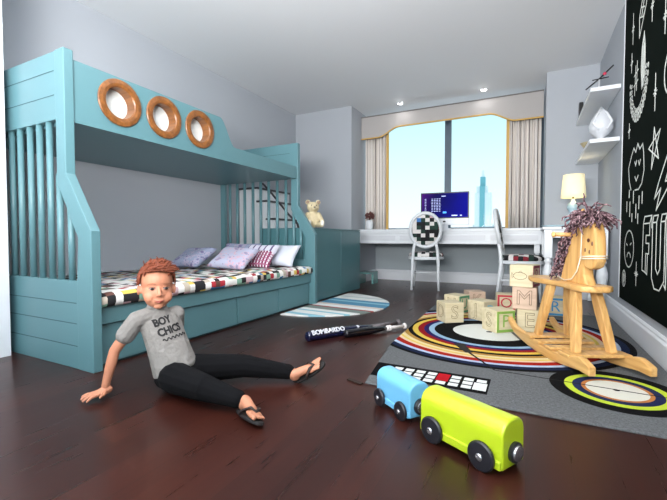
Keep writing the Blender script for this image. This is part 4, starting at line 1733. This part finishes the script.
def hand(b, wr, dirv, palm_n, side, spread, length=0.105, curl=0.25):
    """wrist point, finger direction, back-of-hand normal, side of the thumb (+1/-1 along dir x normal)"""
    d = dirv.normalized()
    n = (palm_n - d * palm_n.dot(d)).normalized()
    s = d.cross(n).normalized() * side
    M = axes3(s, d, n)
    pc = wr + d * 0.030
    ell(b, pc, (0.026, 0.032, 0.0125), M)
    ell(b, wr + d * 0.046, (0.027, 0.014, 0.011), M)
    cap(b, wr - d * 0.01, wr + d * 0.02, 0.0185, 0.017)
    lens = (0.040, 0.046, 0.042, 0.032)
    for k in range(4):
        off = (1.5 - k) * 0.0145
        fd = (d + s * (1.5 - k) * spread).normalized()
        p0 = wr + d * 0.050 + s * off
        p1 = p0 + fd * lens[k] * .48 + n * 0.003
        p2 = p1 + (fd - n * curl).normalized() * lens[k] * .30
        p3 = p2 + (fd - n * curl * 1.6).normalized() * lens[k] * .24
        cap(b, p0 - d * .012, p1, 0.0072, 0.0065, 8)
        cap(b, p1, p2, 0.0065, 0.0060, 8)
        cap(b, p2, p3, 0.0060, 0.0054, 8)
    t0 = wr + d * 0.012 + s * 0.016
    t1 = t0 + (d * .55 + s).normalized() * 0.028
    t2 = t1 + (d + s * .7).normalized() * 0.022
    cap(b, t0, t1, 0.0095, 0.0080, 8)
    cap(b, t1, t2, 0.0080, 0.0064, 8)

b = BM()
TM = axes3(sax, nrm, up)
ell(b, pel, (0.082, 0.065, 0.07), TM)
ell(b, waist, (0.074, 0.055, 0.07), TM)
ell(b, chest, (0.080, 0.056, 0.082), TM)
ell(b, chest + up * 0.04, (0.076, 0.050, 0.052), TM)
cap(b, neck - up * 0.05, H(0, -0.012, -0.055), 0.036, 0.034)
cap(b, rsh + sax * .06, rsh, 0.030, 0.030)
cap(b, lsh - sax * .06, lsh, 0.030, 0.030)
for a, e_, w in ((rsh, relb, rwr), (lsh, lelb, lwr)):
    cap(b, a, e_, 0.029, 0.0225)
    cap(b, e_, e_.lerp(w, .35), 0.0225, 0.0225)
    cap(b, e_.lerp(w, .35), w, 0.0225, 0.0165)
hand(b, rwr - V((0, 0, .022)), V((-0.16, -0.98, -0.10)), V((0, 0, 1)), -1, 0.24)
hand(b, lwr - V((0, 0, .022)), V((-0.7, 0.6, -0.10)), V((0, 0, 1)), 1, 0.2)
for h_, k_, a_ in ((hipR, kneR, ankR), (hipL, kneL, ankL)):
    cap(b, h_, k_, 0.052, 0.038)
    cap(b, k_, a_, 0.037, 0.024)
for o_, F in ((oR, FR), (oL, FL)):
    FM = axes3(F[1], F[0], F[2])
    ell(b, FP(o_, F, 0.0, 0, 0.010), (0.024, 0.028, 0.026), FM)
    cap(b, FP(o_, F, 0.0, 0, 0.02), FP(o_, F, 0.075, 0, 0.002), 0.024, 0.019)
    ell(b, FP(o_, F, 0.088, 0, -0.004), (0.030, 0.034, 0.014), FM)
    for k in range(5):
        y = (k - 2) * 0.0118
        sgn = 1 if F is FL else -1
        ln = 0.030 - 0.004 * (k if sgn > 0 else 4 - k)
        r_ = 0.0098 if (k == (0 if sgn > 0 else 4)) else 0.0058
        cap(b, FP(o_, F, 0.105, y, -0.006), FP(o_, F, 0.108 + ln, y * 1.08, -0.008), r_, r_ * .92, 8)
cap(b, ankR, FP(oR, FR, 0.0, 0, 0.02), 0.024, 0.023)
cap(b, ankL, FP(oL, FL, 0.0, 0, 0.02), 0.024, 0.023)
# head and face
ell(b, H(0, -0.012, 0.028), (0.069, 0.082, 0.073), HM, 28, 18)
ell(b, H(0, 0.014, -0.022), (0.062, 0.058, 0.058), HM, 28, 18)
ell(b, H(0, 0.022, -0.048), (0.053, 0.048, 0.038), HM, 24, 16)
ell(b, H(0, 0.046, -0.072), (0.022, 0.018, 0.015), HM)
for s in (-1, 1):
    ell(b, H(0.030 * s, 0.038, -0.036), (0.027, 0.027, 0.029), HM)
    ell(b, H(0.0680 * s, -0.008, -0.012), (0.007, 0.015, 0.023), axes3((hl * 1 + fw * -.35 * s).normalized(), (fw + hl * .35 * s).normalized(), hu))
    ell(b, H(0.060 * s, -0.006, -0.012), (0.009, 0.012, 0.018), HM)
    ell(b, H(0.0085 * s, 0.075, -0.025), (0.0058, 0.006, 0.0050), HM)
cap(b, H(0, 0.060, 0.004), H(0, 0.079, -0.021), 0.0060, 0.0088, 10)
ell(b, H(0, 0.064, -0.050), (0.019, 0.007, 0.009), HM)
body = fused('body', b, M_skin, boy, 0.0028, 3)

# eyes, brows, lips
M_eyew = mat('eye_white', (160, 144, 136), 0.4)
M_iris = mat('dark_iris', (40, 34, 32), 0.15)
for s in (-1, 1):
    b = BM()
    ell(b, H(0.026 * s, 0.0570, 0.0), (0.0118, 0.0095, 0.0058), HM, 16, 12)
    ey = new_obj('eye', b, M_eyew, boy, smooth=True)
    b = BM()
    ell(b, H(0.026 * s + 0.000, 0.0638, 0.0003), (0.0074, 0.0044, 0.0060), HM, 12, 8)
    new_obj('iris', b, M_iris, ey, smooth=True)
    b = BM()
    tube(b, [H(0.014 * s, 0.0640, 0.0035), H(0.021 * s, 0.0665, 0.0066), H(0.030 * s, 0.0645, 0.0066), H(0.038 * s, 0.0575, 0.003)], 0.0016, 6)
    new_obj('eyelash', b, mat('dark_lash', (80, 50, 40), 0.7), ey, smooth=True)
    b = BM()
    tube(b, [H(0.014 * s, 0.0680, 0.0200), H(0.025 * s, 0.0665, 0.0225), H(0.036 * s, 0.0610, 0.0210), H(0.044 * s, 0.0545, 0.0165)], [0.0014, 0.0020, 0.0018, 0.0010], 6)
    new_obj('eyebrow', b, mat('auburn_brow', (160, 104, 76), 0.8), boy, smooth=True)
b = BM()
tube(b, [H(-0.020, 0.0640, -0.0460), H(-0.009, 0.0700, -0.0490), H(0, 0.0712, -0.0500), H(0.009, 0.0700, -0.0490), H(0.020, 0.0640, -0.0460)], [0.0008, 0.0020, 0.0018, 0.0020, 0.0008], 8)
tube(b, [H(-0.014, 0.0670, -0.0520), H(0, 0.0705, -0.0545), H(0.014, 0.0670, -0.0520)], [0.0008, 0.0024, 0.0008], 8)
new_obj('lips', b, M_lip, boy, smooth=True)

# hair: cap plus combed strands
def hairline_ok(x, y, z):
    # local unit direction on the skull; keep what is above a line rising to the forehead
    return z > 0.17 + 0.44 * y - 0.12 * abs(x) if y > -0.05 else z > 0.15 + 1.05 * y
b = BM()
n, m = 40, 26
grid = {}
for j in range(m + 1):
    th = PI * j / m
    for i in range(n):
        a = 2 * PI * i / n
        d = (math.sin(th) * math.cos(a), math.sin(th) * math.sin(a), math.cos(th))
        if hairline_ok(*d) or (abs(d[0]) > .78 and d[1] < .42 and d[2] > -.20):
            grid[(i, j)] = b.verts.new(H(0.0735 * d[0], -0.012 + 0.087 * d[1], 0.029 + 0.080 * d[2]))
for j in range(m):
    for i in range(n):
        k = [(i, j), ((i + 1) % n, j), ((i + 1) % n, j + 1), (i, j + 1)]
        if all(q in grid for q in k):
            try:
                b.faces.new([grid[q] for q in k])
            except ValueError:
                pass
loose = [v for v in b.verts if not v.link_faces]
bmesh.ops.delete(b, geom=loose, context='VERTS')
hair = new_obj('hair', b, M_hair, boy, smooth=True)
sol = hair.modifiers.new('thick', 'SOLIDIFY')
sol.thickness = 0.006
sol.offset = -1
b = BM()
random.seed(9)
cnt = 0
while cnt < 620:
    u = V((random.gauss(0, 1), random.gauss(0, 1), random.gauss(0.5, 1))).normalized()
    if not hairline_ok(*u) and not (abs(u.x) > .80 and u.y < .38 and u.z > -.16):
        continue
    cnt += 1
    base = V((0.072 * u.x, -0.012 + 0.085 * u.y, 0.029 + 0.078 * u.z))
    top = u.z > 0.45
    if top:
        L_ = random.uniform(0.018, 0.030)
        v = V((0.50 + random.gauss(0, .22), 0.30 + random.gauss(0, .2), 0.12)) 
        v = (v + u * 0.22 - u * max(0, u.x) * 0.3).normalized()
    else:
        L_ = random.uniform(0.010, 0.018)
        v = (V((0.0, -0.35, -0.8)) + u * 0.22 + V((random.gauss(0, .15), random.gauss(0, .15), 0))).normalized()
    pts = []
    p = base.copy()
    for q in range(5):
        pts.append(H(*p))
        v2 = (v - u * (0.10 * q)).normalized()
        p = p + v2 * L_ / 4
    tube(b, pts, [0.0030, 0.0033, 0.0029, 0.0022, 0.0010], 5)
new_obj('hair_strands', b, M_hair, hair, smooth=True)

# t-shirt
b = BM()
for q in range(21):
    t = q / 20
    c_ = (pel + up * 0.016).lerp(chest + up * 0.035, t)
    ell(b, c_, (0.101 - 0.010 * t - 0.003 * math.sin(PI * t), 0.086 - 0.022 * t, 0.055), TM)
cap(b, rsh + sax * .05, rsh, 0.040, 0.039)
cap(b, lsh - sax * .05, lsh, 0.040, 0.039)
cap(b, rsh, rsh.lerp(relb, .50), 0.039, 0.041)
cap(b, lsh, lsh.lerp(lelb, .50), 0.039, 0.041)
cap(b, neck - up * 0.040, neck - up * 0.006, 0.054, 0.044)
for k in range(6):
    a0 = 0.3 + 0.35 * k
    p0 = waist + sax * (0.088 * math.cos(a0)) + nrm * (0.068 * math.sin(a0)) + up * 0.03
    p1 = pel + up * 0.02 + sax * (0.094 * math.cos(a0 + .25)) + nrm * (0.078 * math.sin(a0 + .25))
    cap(b, p0, p1, 0.003, 0.006, 8)
shirt = fused('t_shirt', b, M_shirt, boy, 0.0035, 7)
b = BM()
ring = []
for k in range(28):
    a = 2 * PI * k / 28
    ring.append(neck + up * 0.006 + sax * 0.0425 * math.cos(a) + nrm * (0.0425 * math.sin(a)) - up * 0.010 * max(0, math.sin(a)))
tube(b, ring, 0.0045, 8, closed=True)
new_obj('collar', b, M_shirt, shirt, smooth=True)

# lettering wrapped onto the chest
dg = bpy.context.evaluated_depsgraph_get()
M_print = mat('black_shirt_print', (24, 22, 24), 0.8)
from mathutils.bvhtree import BVHTree
bvh = BVHTree.FromPolygons([v.co.copy() for v in shirt.data.vertices], [tuple(p.vertices) for p in shirt.data.polygons])
def wrap(me, c, xd, yd):
    zd = xd.cross(yd).normalized()
    for v in me.vertices:
        p = c + xd * v.co.x + yd * v.co.y + zd * 0.20
        hit = bvh.ray_cast(p, -zd)
        if hit[0] is not None:
            v.co = hit[0] + zd * (0.0010 if v.co.z <= 0 else 0.0028)
        else:
            v.co = c + xd * v.co.x + yd * v.co.y
def print_on(name, me, c, xd, yd):
    me.name = name
    me.materials.clear()
    me.materials.append(M_print)
    bmm = BM()
    bmm.from_mesh(me)
    bmesh.ops.triangulate(bmm, faces=bmm.faces)
    bmesh.ops.subdivide_edges(bmm, edges=[e for e in bmm.edges if e.calc_length() > 0.008], cuts=1)
    bmm.to_mesh(me)
    bmm.free()
    wrap(me, c, xd, yd)
    o = bpy.data.objects.new(name, me)
    COL.objects.link(o)
    o.parent = shirt
def squeeze(me, k=0.74):
    for v in me.vertices:
        v.co.x *= k
    return me
view_n = (nrm * 1.0 + sax * 0.25).normalized()
tx = view_n.cross(V((0, 0, 1))).normalized() * -1
ty_ = view_n.cross(tx).normalized()
tilt = R(9)
tx2 = tx * math.cos(tilt) + ty_ * math.sin(tilt)
ty2 = -tx * math.sin(tilt) + ty_ * math.cos(tilt)
tc_ = chest + sax * 0.008 + up * 0.022 + nrm * 0.07
print_on('printed_word', squeeze(text_mesh('BOY', 0.048, 0.001, bold=0.0020)), tc_ + ty2 * 0.018 - tx2 * .012, tx2, ty2)
print_on('printed_word', squeeze(text_mesh('CHICS', 0.048, 0.001, bold=0.0020)), tc_ - ty2 * 0.030 + tx2 * .004, tx2, ty2)
cu = BM()
sq = []
for k in range(40):
    t = k / 39
    sq.append((-0.055 + 0.11 * t, 0.006 * math.sin(t * 38) + 0.002, 0))
for i in range(39):
    p, q = V(sq[i]), V(sq[i + 1])
    dd = (q - p).normalized()
    ss = V((-dd.y, dd.x, 0)) * 0.0022
    vs = [cu.verts.new(w + V((0, 0, z))) for z in (0, 0.001) for w in (p - ss, q - ss, q + ss, p + ss)]
    for f in ((0, 1, 2, 3), (7, 6, 5, 4), (0, 4, 5, 1), (2, 6, 7, 3)):
        cu.faces.new([vs[j] for j in f])
me = bpy.data.meshes.new('scribble')
cu.to_mesh(me)
cu.free()
print_on('printed_scribble', me, tc_ - ty2 * 0.068 + tx2 * .016, tx2, ty2)

# trousers
b = BM()
ell(b, pel - up * 0.008, (0.102, 0.083, 0.068), TM)
ell(b, V((pel.x + .01, pel.y + .01, 0.07)), (0.10, 0.10, 0.062))
for h_, k_, a_ in ((hipR, kneR, ankR), (hipL, kneL, ankL)):
    cap(b, h_, k_, 0.069, 0.055)
    cap(b, k_, k_.lerp(a_, .9), 0.054, 0.036)
    for q in range(5):
        c_ = h_.lerp(k_, 0.45 + q * .16)
        ell(b, c_ + V((0, 0, 0.006)), (0.018, 0.058 - q * .002, 0.052 - q * .002))
    c_ = k_.lerp(a_, .9)
    d_ = (a_ - k_).normalized()
    cap(b, c_, c_ + d_ * .004, 0.037, 0.037)
tr_ = fused('trousers', b, M_trous, boy, 0.004, 3)

# sandals
M_sole = mat('black_sandal_sole', (24, 20, 20), 0.7)
M_strap = mat('dark_brown_strap', (40, 26, 22), 0.6)
for o_, F in ((oR, FR), (oL, FL)):
    b = BM()
    outl = []
    for k in range(28):
        a = 2 * PI * k / 28
        x = 0.060 + 0.094 * math.cos(a)
        wdt = 0.031 + 0.007 * math.cos(a)
        outl.append((x, wdt * math.sin(a)))
    lo = [b.verts.new(FP(o_, F, x, y, -0.030)) for x, y in outl]
    hi = [b.verts.new(FP(o_, F, x, y, -0.017)) for x, y in outl]
    b.faces.new(lo[::-1])
    b.faces.new(hi)
    for k in range(28):
        j = (k + 1) % 28
        b.faces.new((lo[k], lo[j], hi[j], hi[k]))
    sd = new_obj('sandal', b, M_sole, boy, bevel=0.003)
    b = BM()
    for s in (-1, 1):
        tube(b, [FP(o_, F, 0.112, 0.003, -0.018), FP(o_, F, 0.108, 0.004, 0.008), FP(o_, F, 0.085, 0.020 * s, 0.016), FP(o_, F, 0.055, 0.033 * s, -0.004), FP(o_, F, 0.045, 0.035 * s, -0.020)], [0.004, 0.006, 0.008, 0.008, 0.007], 8, 0.6)
    new_obj('strap', b, M_strap, sd, smooth=True)
